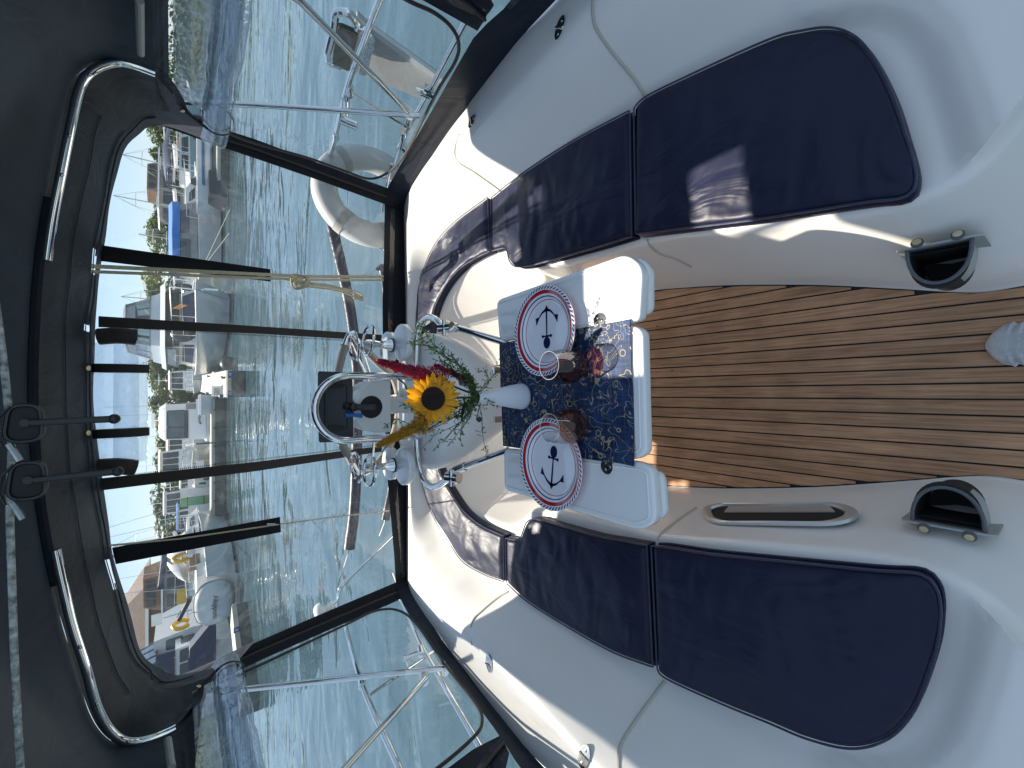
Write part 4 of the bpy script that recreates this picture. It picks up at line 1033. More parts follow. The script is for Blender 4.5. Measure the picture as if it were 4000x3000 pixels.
# seams stitched across the aft panel
for k, off in ((5, -.004), (10, -.004)):
    b = MB(); b.tube([p + Vector((0, 0, off)) for p in rows[k][14:-14]], .0022, 5); b.build('seam', PIPE, enc)
b = MB(); b.tube([p + Vector((0, -.002, -.008 + .004 * noise.noise(Vector((p.x * 7, 0, 0))))) for p in rows[11][8:-8]], .0035, 6); b.build('leech_line', PIPE, enc)
# roof forward of the bow, with unseen openings shaped to cast the sun patches
fr_rows = []
for y_ in [2.05 - .025 * k for k in range(37)]:
    rise = .095 * sstep(2.05, 1.84, y_) + .03 * sstep(1.8, 1.1, y_)
    fr_rows.append([Vector((p.x * 1.0, y_, p.z + .014 + rise * sstep(1.25, .6, abs(p.x)) - .006 * abs(math.sin((2.05 - y_) * 5)))) for p in bow])
b = MB(); b.loft(fr_rows)
HOLES = [(-.10, .10, 1.64, 1.80), (.02, .20, 1.74, 1.84)]
def in_hole(f):
    c = sum((b.v[i] for i in f), Vector()) / len(f)
    return any(x0 < c.x < x1 and y0 < c.y < y1 for x0, x1, y0, y1 in ROOF_HOLES)
ROOF_HOLES = [(-.17, .14, 1.68, 1.88), (.16, .36, 1.79, 1.92)]
b.f = [f for f in b.f if not in_hole(f)]
b.build('roof_panel', CANVR, enc, ang=80)
# hem where aft panel meets roof
b = MB(); b.tube([p + Vector((0, -.005, .008)) for p in bow[30:86]], .019, 10); b.build('bow_sleeve', CANV, enc)
# sleeves lower down at the side curtains
def side_strip(sgn, top, bot, name, m_=CANV):
    top = resample(top, 40); bot = resample(bot, 40); rr = []
    for k in range(9):
        u = k / 8; rr.append([top[i].lerp(bot[i], u) + Vector((sgn * .008 * noise.noise(Vector((i * .3, u * 4, sgn))) * math.sin(math.pi * u), 0, 0)) for i in range(40)])
    bb = MB(); bb.loft(rr); return bb.build(name, m_, enc, ang=80)
SX = 1.25
for sgn in (1, -1):
    bi = 0 if sgn > 0 else -1
    edge_top = [r[bi] for r in fr_rows]
    if sgn > 0: wtop = [U(700, 440, X=SX), U(660, 300, X=SX), U(657, 0, X=SX), Vector((SX, 1.2, 1.66)), Vector((SX, -.9, 1.68))]
    else: wtop = [U(830, 2640, X=-SX), U(790, 2760, X=-SX), U(760, 3000, X=-SX), Vector((-SX, 1.2, 1.60)), Vector((-SX, -.9, 1.62))]
    side_strip(sgn, [edge_top[0] + Vector((0, .25, 0))] + edge_top, wtop, 'side_valance')
    # bottom skirt between coaming and window
    if sgn > 0:
        wb_ = [U(1503, 795, Y=2.6), U(1512, 735, X=SX), U(1700, 410, X=SX), U(1790, 250, X=SX), U(1865, 121, X=SX), Vector((SX, 1.15, .80)), Vector((SX, -.5, .84))]
        cb_ = [Vector((1.165, 2.6, .49)), Vector((1.205, 2.44, .535)), Vector((1.245, 1.95, .60)), Vector((1.27, 1.58, .625)), Vector((1.293, 1.23, .65)), Vector((1.29, 1.0, .655)), Vector((1.29, -.5, .67))]
        side_strip(sgn, wb_, cb_, 'side_skirt')
        post = [U(1865, 121, X=SX), U(1650, 0, X=SX), Vector((SX, 1.32, 1.3)), Vector((SX, 1.40, 1.68))]
        post2 = [U(1930, 20, X=SX), Vector((SX, 1.10, .9)), Vector((SX, 1.12, 1.3)), Vector((SX, 1.18, 1.68))]
    else:
        wb_ = [U(1546, 2277, Y=2.6), U(1564, 2341, X=-SX), U(1603, 2410, X=-SX), U(1747, 2597, X=-SX), U(1952, 2874, X=-SX), Vector((-SX, 1.15, .75)), Vector((-SX, -.5, .8))]
        cb_ = [Vector((-1.165, 2.6, .49)), Vector((-1.205, 2.44, .535)), Vector((-1.245, 1.95, .60)), Vector((-1.27, 1.58, .625)), Vector((-1.293, 1.23, .65)), Vector((-1.29, 1.0, .655)), Vector((-1.29, -.5, .67))]
        side_strip(sgn, wb_, cb_, 'side_skirt')
        post = [U(1952, 2874, X=-SX), U(1850, 2925, X=-SX), Vector((-SX, 1.27, 1.2)), Vector((-SX, 1.36, 1.62))]
        post2 = [U(1990, 2940, X=-SX), Vector((-SX, 1.08, .9)), Vector((-SX, 1.10, 1.2)), Vector((-SX, 1.16, 1.62))]
    side_strip(sgn, post, post2, 'side_post')
    b = MB(); b.tube([lerp(p, q, .5) + Vector((-sgn * .006, 0, 0)) for p, q in zip(resample(post, 12), resample(post2, 12))], .006, 6); b.build('zipper', ZIP, enc)
    # forward side pane
    b = MB(); b.loft([[Vector((sgn * SX, y_, z_)) for y_ in (1.12, .7, .2, -.9)] for z_ in (.78, 1.2, 1.69)]); b.build('window_pane', PANES, enc)

# stern: bottom band
low = [(1604, 790), (1603, 814), (1597, 995), (1588, 1181), (1588, 1500), (1600, 1800), (1621, 2000), (1645, 2181), (1652, 2280)]
upp = [(1503, 770), (1503, 800), (1500, 1000), (1494, 1181), (1497, 1500), (1512, 1850), (1525, 2000), (1541, 2181), (1546, 2290)]
A_, B_ = [U(x, y, Y=2.605) for x, y in low], [U(x, y, Y=2.6) for x, y in upp]
b = MB(); ra_, rb_ = resample(A_, 50), resample(B_, 50)
b.loft([[p + Vector((0, 0, -.03)) for p in ra_], ra_, [p.lerp(q, .5) + Vector((0, .004, 0)) for p, q in zip(ra_, rb_)], rb_]); b.build('stern_skirt', CANVB, enc, ang=80)
def band(pa, pb, Yp, name, m_, n=24, th=.004, X=None):
    kw = dict(X=X) if X is not None else dict(Y=Yp)
    a = resample([U(x, y, **kw) for x, y in pa], n); c = resample([U(x, y, **kw) for x, y in pb], n)
    off = Vector((0, -th, 0)) if X is None else Vector((-math.copysign(th, X), 0, 0))
    mb = MB(); mb.loft([a, [p + off for p in a], [p.lerp(q, .5) + off * 1.6 for p, q in zip(a, c)], [q + off for q in c], c]); return mb.build(name, m_, enc, ang=60)
# corner posts of the stern (window side / side-window side)
band([(625, 490), (880, 580), (1000, 620), (1250, 706), (1503, 798), (1560, 815)], [(640, 400), (870, 505), (1000, 546), (1250, 640), (1512, 735), (1590, 765)], 2.592, 'corner_post', CANVB)
band([(715, 2636), (1000, 2509), (1250, 2400), (1546, 2275), (1600, 2255)], [(790, 2690), (1000, 2585), (1250, 2475), (1561, 2342), (1640, 2300)], 2.592, 'corner_post', CANVB)
for pts in ([(640, 445), (870, 545), (1000, 585), (1250, 675), (1510, 770)], [(750, 2662), (1000, 2545), (1250, 2438), (1555, 2310)]):
    b = MB(); b.tube([U(x, y, Y=2.582) for x, y in pts], .007, 6); b.build('zipper', ZIP, enc)
# inner zip bands with teeth
def teeth(pa, pb, n, Yp):
    a, c = U(*pa, Y=Yp), U(*pb, Y=Yp); mb = MB()
    for k in range(n):
        p = a.lerp(c, (k + .5) / n); mb.box(p, (.007, .004, .0035))
    o = mb.build('zip_teeth', ZIP, enc, flat=True); tag(o, kind='stuff'); return o
band([(385, 1235), (1000, 1274), (1490, 1308)], [(385, 1278), (1000, 1303), (1490, 1333)], 2.59, 'zipper', ZIP)
teeth((560, 1284), (1480, 1337), 150, 2.588)
band([(395, 1868), (1000, 1804), (1490, 1742)], [(400, 1915), (1000, 1840), (1490, 1764)], 2.59, 'zipper', ZIP)
teeth((500, 1856), (1480, 1738), 150, 2.588)
# part-height straps with a slot at the end
for a_, c_ in (([(392, 958), (1055, 1052)], [(392, 1020), (1057, 1100)]), ([(438, 2139), (1093, 2019)], [(452, 2203), (1097, 2078)])):
    band(a_, c_, 2.588, 'window_strap', CANVB)
    p0 = U(a_[1][0] - 16, (a_[1][1] + c_[1][1]) / 2, Y=2.57); p1 = U(a_[1][0] - 50, (a_[1][1] + c_[1][1]) / 2, Y=2.57)
    b = MB(); b.tube([p0, p1], .006, 8); b.build('slot', GREYW, enc)
# stern pane (left, right and the lower centre)
SP = [U(x, y, Y=2.603) for x, y in [(1545, 795), (1300, 720), (1000, 615), (860, 565), (625, 485), (530, 530), (470, 600), (430, 760), (395, 960), (375, 1100), (365, 1300), (360, 1500), (365, 1700), (395, 1905), (415, 2040), (445, 2205), (510, 2450), (550, 2560), (620, 2620), (710, 2640), (1000, 2506), (1590, 2262), (1560, 2000), (1545, 1800), (1535, 1500), (1535, 1181)]]
b = MB(); b.add(SP, [tuple(t_) for t_ in tessellate_polygon([SP])]); b.build('window_pane', PANE, enc, flat=True)
# side panes
for sgn, px in ((1, [(1870, 118), (1690, 420), (1515, 740), (1250, 640), (1000, 540), (870, 498), (700, 440), (650, 300), (650, 0)]), (-1, [(1954, 2878), (1747, 2600), (1566, 2338), (1250, 2480), (1000, 2592), (830, 2650), (780, 2760), (750, 3000)])):
    P = [U(x, y, X=sgn * 1.251) for x, y in px] + [Vector((sgn * 1.251, 1.30, 1.68 if sgn > 0 else 1.62)), Vector((sgn * 1.251, 1.15, 1.2)), Vector((sgn * 1.251, 1.12, .82 if sgn > 0 else .76))]
    b = MB(); b.add(P, [tuple(t_) for t_ in tessellate_polygon([P])]); b.build('window_pane', PANES, enc, flat=True)
ZR = [(870, 512), (1000, 560), (1199, 640 - 25), (1340, 665), (1445, 698), (1524, 668), (1590, 590), (1651, 470), (1715, 345), (1778, 241), (1792, 169), (1762, 105), (1693, 48), (1590, 0), (1450, -90)]
ZL = [(850, 2670), (1000, 2605), (1338, 2446), (1470, 2385), (1561, 2386), (1633, 2446), (1742, 2603), (1862, 2754), (1882, 2826), (1844, 2886), (1711, 3000), (1560, 3100)]
for px, sgn in ((ZR, 1), (ZL, -1)):
    b = MB(); b.tube(smooth([U(x, y, X=sgn * 1.243) for x, y in px], 6), .0065, 7); b.build('zipper', ZIP, enc)
# rolled windows
def roll(a, c, r, label_part, rz=1.0, caps=True):
    n = 24; mb = MB(); P = [a.lerp(c, i / n) + Vector((0, 0, .006 * noise.noise(Vector((i * .5, 1, r * 50))))) for i in range(n + 1)]
    mb.tube(P, [r * (1 + .10 * noise.noise(Vector((i * .4, r * 99, 2)))) for i in range(n + 1)], 20, caps=False)
    mb.tube([p + Vector((.0, 0, .004)) for p in P], [r * .72] * (n + 1), 16, caps=False); mb.tube([p + Vector((.0, 0, -.006)) for p in P], [r * .42] * (n + 1), 12, caps=False)
    return mb.build(label_part, ROLL, enc, ang=80)
ra = U(838, 540, X=1.17); ra.y = min(ra.y, 2.45); roll(ra, Vector((1.17, 1.0, ra.z + .01)), .052, 'rolled_window')
la = U(885, 2600, X=-1.17); la.y = min(la.y, 2.42); roll(la, Vector((-1.17, 1.0, la.z + .01)), .054, 'rolled_window')
# crinkled vinyl hanging between roof and roll
for sgn, z1, a in ((1, 1.66, ra), (-1, 1.60, la)):
    rr = []
    for k in range(12):
        u = k / 11; rr.append([Vector((sgn * (1.21 - .025 * u) + .012 * noise.noise(Vector((y_ * 6, u * 5, sgn))), y_, lerp(z1, a.z + .03, u) + .004 * noise.noise(Vector((y_ * 9, u, 5))))) for y_ in [2.22 - .04 * j for j in range(34)]])
    b = MB(); b.loft(rr); b.build('crinkled_flap', CRINK, enc, ang=80)
for sgn, pts, r0 in ((1, [(560, 230), (640, 285), (700, 380), (712, 425)], ra), (-1, [(690, 2800), (740, 2780), (770, 2740), (775, 2690)], la)):
    P = [U(x, y, X=sgn * 1.14) for x, y in pts]
    b = MB(); b.loft([[p + Vector((0, .02, -.018)) for p in smooth(P, 4)], [p + Vector((0, -.02, .018)) for p in smooth(P, 4)]]); b.build('strap', CANV, enc, ang=80)
    c = P[-1]; ctr = Vector((sgn * 1.17, c.y + .06, r0.z)); loop = [ctr + Vector((.062 * math.cos(q), 0, .062 * math.sin(q))) for q in [2 * math.pi * k / 24 for k in range(24)]]
    b = MB(); b.loft([[p + Vector((0, -.008, 0)) for p in loop], [p + Vector((0, .008, 0)) for p in loop]], closed=True); b.tube([c, ctr + Vector((-sgn * .05, 0, .035))], .006, 6); b.build('strap_loop', RUBBER, enc)
    b = MB(); b.ball(c + Vector((-sgn * .012, -.01, 0)), (.006, .009, .009), 10, 6); b.build('snap', BRASS, enc)
# rolled centre window: a flat loop of film with two straps
yc = 2.545; za, zb = U(372, 1550, Y=2.5).z + .02, U(575, 1550, Y=2.5).z
xa, xb = U(540, 1342, Y=2.5).x, U(560, 1805, Y=2.5).x
rr = []
for k in range(26):
    a = 2 * math.pi * k / 26; rr.append([Vector((lerp(xa, xb, j / 20), yc - .034 * math.cos(a) + .004 * noise.noise(Vector((j * .3, k * .4, 0))), (za + zb) / 2 + (za - zb) / 2 * math.sin(a) + .004 * noise.noise(Vector((j * .25, k * .2, 8))))) for j in range(21)])
rr.append(rr[0]); b = MB(); b.loft(rr)
rr = [[Vector((p.x, p.y * .3 + yc * .7, lerp(zb + .055, p.z, .45))) for p in r] for r in rr]; b.loft(rr); b.build('rolled_window', ROLL, enc, ang=80)
for py in (1438, 1692):
    x_ = U(500, py, Y=2.5).x; lp_ = [Vector((x_, yc - .040 * math.cos(a), (za + zb) / 2 + ((za - zb) / 2 + .007) * math.sin(a))) for a in [2 * math.pi * k / 30 for k in range(30)]]
    b = MB(); b.loft([[p + Vector((-.018, 0, 0)) for p in lp_], [p + Vector((.018, 0, 0)) for p in lp_]], closed=True); b.build('strap', RUBBER, enc)
    b = MB(); c = U(341, py, Y=2.42); b.ball(c, (.013, .005, .011), 12, 6); b.build('snap', BRASS, enc)
for py, dx in ((1315, 0), (1825, 0)):     # zip tapes gathered at the ends of the roll
    b = MB(); b.tube(smooth([U(385, py, Y=2.53), U(460, py - 4, Y=2.52), U(530, py + 3, Y=2.53)], 4), [.035] * 9, 10); b.build('gathered_tape', ZIP, enc, ang=80)
# brownish zipped pocket flap and its little label on the aft roof
c4 = [U(x, y, Y=yy) + Vector((0, 0, -.02)) for x, y, yy in ((192, 1345, 2.20), (262, 1345, 2.42), (265, 1850, 2.42), (196, 1850, 2.20))]
b = MB(); b.quad(*c4, th=.002); b.build('roof_window_flap', ZIP, enc, flat=True)
c4 = [U(x, y, Y=yy) + Vector((0, 0, -.024)) for x, y, yy in ((243, 1548, 2.34), (262, 1548, 2.40), (263, 1612, 2.40), (244, 1612, 2.34))]
b = MB(); b.quad(*c4, th=.002); b.build('care_label', GREYW, enc, flat=True)

# bimini bow and struts
bim = thing('bimini_frame', 'polished stainless bow that carries the canvas roof, bent round at both shoulders', 'frame', (0, 2.05, 1.9))
for a0, a1 in ((1, 40), (80, 119)):
    b = MB(); b.tube([p + Vector((0, -.012, -.010)) for p in bow[a0:a1]], .0135, 12); b.build('bow_tube', CHROME, bim)
for i in (10, 20, 26, 95, 104, 112):
    b = MB(); p = bow[i]; b.ball(p + Vector((-.012 if p.x > 0 else .012, -.03, -.014)), .006, 8, 6); b.build('screw', DCHROME, bim)
for px, sgn in (([(545, 0), (549, 210)], 1), ([(655, 2890), (670, 3000)], -1)):
    b = MB(); b.tube([U(x, y, X=sgn * 1.12) for x, y in px] if True else [], .011, 10); b.build('batten', GREYP, bim)
def strut(pts, X, r=.0125, nm='support_strut', par=None, m_=CHROME):
    b = MB(); P = [U(x, y, X=X) for x, y in pts]; b.tube(P, r, 12); return b.build(nm, m_, par or bim)
strut([(600, 392), (1000, 410), (1639, 452)], 1.33); strut([(700, 2718), (1000, 2687), (1741, 2609)], -1.33)
strut([(1040, -80), (1169, 0), (1591, 434)], 1.33); strut([(1663, 2651), (1350, 3000), (1250, 3110)], -1.33)

# rope blocks close overhead
lace = thing('lacing_line', 'white flecked black lacing line along the front edge of the roof', 'rope', (0, 1.3, 1.95))
P = smooth([U(-30, 1100, Y=1.35), U(3, 1330, Y=1.35), U(30, 1570, Y=1.35), U(45, 1750, Y=1.35), U(38, 1960, Y=1.35), U(44, 2200, Y=1.35), U(58, 2600, Y=1.35), U(80, 3010, Y=1.35)], 8)
b = MB(); b.tube(P, .0062, 8); b.build('rope', ROPEW, lace)
for (px, py, ex, ey, label) in ((108, 1650, 452, 1634, 'black pulley block overhead with a thin plain rod, nearer the cream rope pair'), (120, 1870, 465, 1834, 'black pulley block overhead whose rod points at the inner left zip')):
    c = U(px, py, Y=1.33); t = thing('pulley_block', label, 'pulley block', tuple(c))
    b = MB(); o = round_poly([c + Vector((dx, 0, dz)) for dx, dz in ((.036, -.02), (.036, .022), (-.038, .03), (-.038, -.026))], .03, 5); b.prism([p + Vector((0, -.018, 0)) for p in o], (0, .036, 0)); b.build('cheek', RUBBER, t, ang=50)
    b = MB(); b.tube([p + Vector((0, -.019, 0)) for p in o], .004, 6, closed=True); b.build('cheek_rim', BLACKP, t)
    q = U(ex, ey, Y=1.33); b = MB(); b.tube([c + Vector((0, -.03, -.01)), q + Vector((0, -.03, 0))], [.0065, .0075], 10); b.ball(q + Vector((0, -.03, 0)), .011, 10, 8); b.build('rod', BLACKP, t)
    b = MB(); b.tube([c + Vector((-.04, -.03, .02)), c + Vector((-.075, -.03, .005))], .006, 8); b.build('shackle', DCHROME, t)
    b = MB(); b.tube([c + Vector((-.045, -.022, .03)), c + Vector((-.02, -.03, .038)), c + Vector((.012, -.022, .036)), c + Vector((.034, -.022, .02))], .003, 6); b.cyl(c + Vector((0, -.024, 0)), c + Vector((0, -.018, 0)), .008, 14); b.build('sheave_pin', BLACKP, t)

# ================================================================== stern gear outside the canvas
pr = thing('pushpit_rail', 'polished pushpit rail on the side with the outboard bracket and life ring', 'rail', (1.45, 2.2, .5))
def rail(px, X=None, Y=None, r=.0125, nm='tube', par=None, m_=CHROME):
    kw = dict(X=X) if X is not None else dict(Y=Y)
    b = MB(); b.tube(smooth([U(x, y, **kw) for x, y in px], 5), r, 12); return b.build(nm, m_, par)
XR = 1.45
top = [U(x, y, X=XR) for x, y in [(1540, -150), (1482, 0), (1362, 325), (1307, 543), (1268, 700)]]
crn = [U(x, y, Y=2.95) for x, y in [(1264, 760), (1285, 800), (1400, 900), (1494, 977), (1560, 1035)]]
b = MB(); b.tube(smooth(top + crn, 5), .0135, 12); b.build('tube', CHROME, pr)
low_ = [U(x, y, X=1.40) for x, y in [(1900, -60), (1814, 96), (1681, 350), (1579, 530), (1545, 640)]]
b = MB(); b.tube(low_, .0125, 12); b.build('tube', CHROME, pr)
b = MB(); b.tube([U(1368, 362, X=XR), U(1597, 500, X=1.40)], .008, 10); b.build('brace', CHROME, pr)
b = MB(); b.tube([U(1530, 640, X=1.40), U(1500, 780, Y=2.8), U(1494, 830, Y=2.85)], .010, 10); b.build('tube', CHROME, pr)
for (x0, y0, x1, y1) in ((1335, 468, 1395, 492), (1350, 385, 1348, 440), (1558, 565, 1585, 590)):
    b = MB(); b.tube([U(x0, y0, X=1.42), U(x1, y1, X=1.40)], .021, 14); b.build('rod_holder', CHROME, pr)
b = MB(); b.tube([U(1625, 348, X=1.38), U(1690, 375, X=1.37)], .012, 10); b.box(U(1668, 356, X=1.39), (.03, .05, .045)); b.build('clamp', CHROME, pr)
for (x, y, X_) in ((1365, 355, XR), (1310, 530, XR), (1597, 470, 1.39), (1575, 525, 1.4)):
    c = U(x, y, X=X_); b = MB(); b.cyl(c + Vector((0, -.03, .01)), c + Vector((0, .03, -.01)), .019, 12); b.build('fitting', CHROME, pr)

ob = thing('outboard_bracket', 'chrome framed outboard motor bracket with a black pad clamped to the rail', 'bracket', tuple(U(1340, 150, X=1.5)))
o = [U(x, y, X=1.52) for x, y in [(1312, 45), (1365, 50), (1412, 110), (1432, 122), (1380, 275), (1340, 262), (1285, 245), (1278, 215), (1305, 110)]]
o = round_poly(o, .02, 4); b = MB(); b.tube(o, .016, 10, closed=True); b.build('frame', CHROME, ob)
b = MB(); b.prism([p + Vector((-.005, 0, 0)) for p in round_poly([U(x, y, X=1.52) for x, y in [(1322, 78), (1400, 112), (1362, 260), (1296, 222)]], .02, 4)], (-.02, 0, 0)); b.build('pad', RUBBER, ob, ang=50)
b = MB(); b.prism([U(x, y, X=1.50) for x, y in [(1385, 110), (1434, 124), (1396, 282), (1358, 270)]], (.02, 0, 0)); b.build('plate', CHROME, ob, ang=40)
b = MB(); pl = round_poly([U(x, y, X=1.49) for x, y in [(1438, 128), (1466, 140), (1432, 288), (1400, 282)]], .02, 4); b.prism(pl, (-.012, 0, 0)); np_ = b.build('name_plate', DCHROME, ob, ang=50)
a_, b_ = U(1430, 255, X=1.475), U(1448, 190, X=1.475)
dx_ = (b_ - a_).normalized(); dz_ = Vector((-1, 0, 0)); dy_ = dz_.cross(dx_)
M = Matrix((( dx_.x, dy_.x, dz_.x, 0), (dx_.y, dy_.y, dz_.y, 0), (dx_.z, dy_.z, dz_.z, 0), (0, 0, 0, 1))); M = Matrix.Translation(a_.lerp(b_, .5)) @ M
text_mesh('lettering', 'NOSGO', .042, CHROME, np_, M)
wb2 = thing('bracket_board', 'white hinged motor board hanging below the rail beside the chrome bracket', 'board', tuple(U(1550, 250, X=1.55)))
b = MB(); b.prism([U(x, y, X=1.56) for x, y in [(1395, 60), (1440, 105), (1728, 308), (1668, 398), (1430, 296), (1395, 290), (1370, 240)]], (.025, 0, 0)); b.build('panel', GREYW, wb2)
b = MB(); b.prism([U(x, y, X=1.55) for x, y in [(1440, 108), (1455, 96), (1735, 300), (1722, 312)]], (-.02, 0, 0)); b.build('edge', TABW, wb2)

lr = thing('life_ring', 'white horseshoe life ring strapped to the stern rail', 'life ring', tuple(U(1440, 768, Y=2.78)))
c = U(1445, 768, Y=2.80); ax = Vector((1, .12, 0)).normalized(); az = Vector((0, .12, 1)).normalized()
pts = [c + ax * (.262 * math.cos(a)) + az * (.275 * math.sin(a)) for a in [lerp(R(-48), R(228), k / 60) for k in range(61)]]
b = MB(); b.tube(pts, [.078 * min(1, .55 + min(k, 60 - k) * .12) for k in range(61)], 18); b.build('foam_body', GREYW, lr, ang=70)
for ang in (38, 142, 195):
    a = R(ang); p = c + ax * (.262 * math.cos(a)) + az * (.275 * math.sin(a)); tn = (-ax * math.sin(a) + az * math.cos(a)); nn = ax * math.cos(a) + az * math.sin(a); bn = tn.cross(nn)
    lp_ = [p + (nn * math.cos(q) + bn * math.sin(q)) * .082 for q in [2 * math.pi * k / 24 for k in range(24)]]
    b = MB(); b.loft([[q - tn * .025 for q in lp_], [q + tn * .025 for q in lp_]], closed=True); b.build('strap', WEBB, lr)

rollb = thing('padded_lifeline', 'navy padded cover rolled round the upper lifeline across the stern', 'lifeline cover', tuple(U(1390, 1500, Y=3.1)))
P = smooth([U(x, y, Y=3.1) for x, y in [(1297, 885), (1312, 950), (1342, 1080), (1366, 1200), (1386, 1350), (1396, 1500), (1392, 1800), (1382, 2000), (1364, 2143)]], 6)
b = MB(); b.tube(P, [.037 * (1 + .06 * noise.noise(Vector((i * .9, 0, 0)))) for i in range(len(P))], 14); b.build('padding', NAVY, rollb, ang=80)
for e, f_ in ((P[0], (1270, 800)), (P[-1], (1318, 2290))):
    b = MB(); b.tube([e, U(*f_, Y=3.05)], .005, 6); b.build('wire', CHROME, rollb)
rollc = thing('padded_lifeline', 'navy padded cover round the lower lifeline, just above the canvas skirt at the stern', 'lifeline cover', tuple(U(1535, 1500, Y=3.1)))
P = smooth([U(x, y, Y=3.1) for x, y in [(1478, 1040), (1500, 1080), (1530, 1350), (1541, 1550), (1536, 1850), (1505, 2030)]], 6)
b = MB(); b.tube(P, .03, 12); b.build('padding', NAVY, rollc, ang=80)
b = MB(); b.tube([P[-1], U(1480, 2095, Y=3.05)], .005, 6); b.build('wire', CHROME, rollc)

pl_ = thing('pushpit_rail', 'polished pushpit rail carrying the white mushroom antenna', 'rail', (-1.45, 2.3, .5))
b = MB(); b.tube(smooth([U(x, y, Y=2.95) for x, y in [(1570, 2060), (1518, 2108), (1362, 2259), (1325, 2310)]] + [U(x, y, X=-1.45) for x, y in [(1318, 2365), (1344, 2425), (1410, 2663), (1560, 3000), (1620, 3130)]], 5), .0135, 12); b.build('tube', CHROME, pl_)
b = MB(); b.tube([U(1530, 2240, Y=2.9), U(1566, 2343, X=-1.40), U(1663, 2554, X=-1.4), U(1874, 2916, X=-1.4), U(1950, 3050, X=-1.4)], .0125, 12); b.build('tube', CHROME, pl_)
b = MB(); b.tube([U(1699, 2542, X=-1.4), U(1440, 2717, X=-1.45)], .008, 10); b.build('brace', CHROME, pl_)
b = MB(); b.tube([U(1640, 2545, X=-1.4), U(1580, 2568, X=-1.42), U(1600, 2610, X=-1.44)], .008, 10); b.build('cleat_bar', CHROME, pl_)
for (x, y, X_) in ((1655, 2650, -1.36), (1735, 2612, -1.36), (1413, 2668, -1.45), (1645, 2545, -1.4)):
    c = U(x, y, X=X_); b = MB(); b.cyl(c + Vector((0, -.03, .01)), c + Vector((0, .03, -.01)), .019, 12); b.build('fitting', CHROME, pl_)
gp = thing('antenna', 'white mushroom antenna on the end of the stern rail', 'antenna', tuple(U(1310, 2360, Y=2.9)))
c = U(1265, 2385, Y=2.92); q = U(1318, 2345, Y=2.92); axis = (c - q).normalized(); Mq = axis.to_track_quat('Z', 'Y').to_matrix()
b = MB(); b.lathe([(.02, -.06), (.02, -.01), (.058, 0), (.06, .015), (.055, .035), (.035, .052), (0, .058)], c, 24, Mq); b.build('dome', TABW, gp, ang=60)
b = MB(); b.tube([c - axis * .05, q], .012, 10); b.build('mast', CHROME, gp)

# ropes
rp = thing('backstay_rope', 'pair of cream ropes running down beside the stern window with a knotted tail', 'rope', tuple(U(1000, 1075, Y=2.5)))
for dy, ey in ((0, 0), (26, 10)):
    b = MB(); b.tube([U(200, 1034 + dy, Y=2.30), U(380, 1041 + dy * .8, Y=2.47), U(900, 1066 + dy * .6, Y=2.56), U(1200, 1080 + dy * .5, Y=2.585), U(1497, 1080 + ey * 1.4, Y=2.59)], .0068 if dy else .0085, 8); b.build('rope', CREAM, rp)
kn = MB(); c = U(1180, 1100, Y=2.55)
for q in range(3):
    kn.tube([c + Vector((.028 * math.cos(a) * (1 + .2 * q), .02 * math.sin(2 * a + q), .036 * math.sin(a) + .01 * q)) for a in [2 * math.pi * k / 24 for k in range(24)]], .006, 7, closed=True)
kn.build('knot', CREAM, rp)
for o1 in (0, 7, 15):
    b = MB(); b.tube(smooth([U(1110, 1090, Y=2.56), U(1190, 1102 + o1, Y=2.55), U(1290, 1115 + o1, Y=2.55), U(1350, 1130 + o1, Y=2.55), U(1400, 1140 + o1 * 1.8, Y=2.55), U(1418, 1160 + o1, Y=2.55), U(1380, 1150 + o1, Y=2.55)], 6), .0052, 7); b.build('rope_tail', CREAM, rp)
rp2 = thing('flag_halyard', 'thin single cream line running down the strap on the side of the antenna', 'rope', tuple(U(700, 2110, Y=2.5)))
b = MB(); b.tube([U(265, 2148, Y=2.35), U(400, 2133, Y=2.5), U(700, 2105, Y=2.57), U(1090, 2048, Y=2.585), U(1300, 2020, Y=2.65), U(1520, 1995, Y=2.75)], .0042, 6); b.build('rope', CREAM, rp2)

# shoe of the photographer
sh = thing('shoe', 'toe of a white ribbed knit shoe on the teak sole', 'shoe', tuple(U(3950, 1340, z=.0)))
c = U(3960, 1342, z=.035); rr = []
for i in range(44):
    u = i / 43; y_ = U(3872, 1342, z=.03).y - .27 * u; wdt = .050 * max(.0, 1 - (1 - min(1, u / .16 + .05)) ** 2.4) ** .42; h = (.030 + .05 * sstep(0, .9, u)) * math.sqrt(max(.05, 1 - (1 - min(1, u / .12)) ** 2))
    rib = .0038 * (1 if i % 3 == 0 else -1 if i % 3 == 1 else 0) if i > 5 else 0
    rr.append([Vector((c.x + (wdt + rib) * math.cos(a), y_ + .012 * math.sin(a), .006 + h * max(0, math.sin(a)) ** .8 + rib * .8)) for a in [math.pi * k / 18 for k in range(19)]])
b = MB(); b.loft(rr); b.build('upper', mat('white knit', (.55, .56, .56), .85, bump=.5, bscale=260, var=.1, vscale=70), sh, ang=80)
b = MB(); b.slab([Vector((p.x * 1.0 + (p.x - c.x) * .06, p.y, 0)) for p in [r[0] for r in rr] + [r[-1] for r in reversed(rr)]], .001, .016, .004, 2); b.build('sole', GREYW, sh, ang=50)

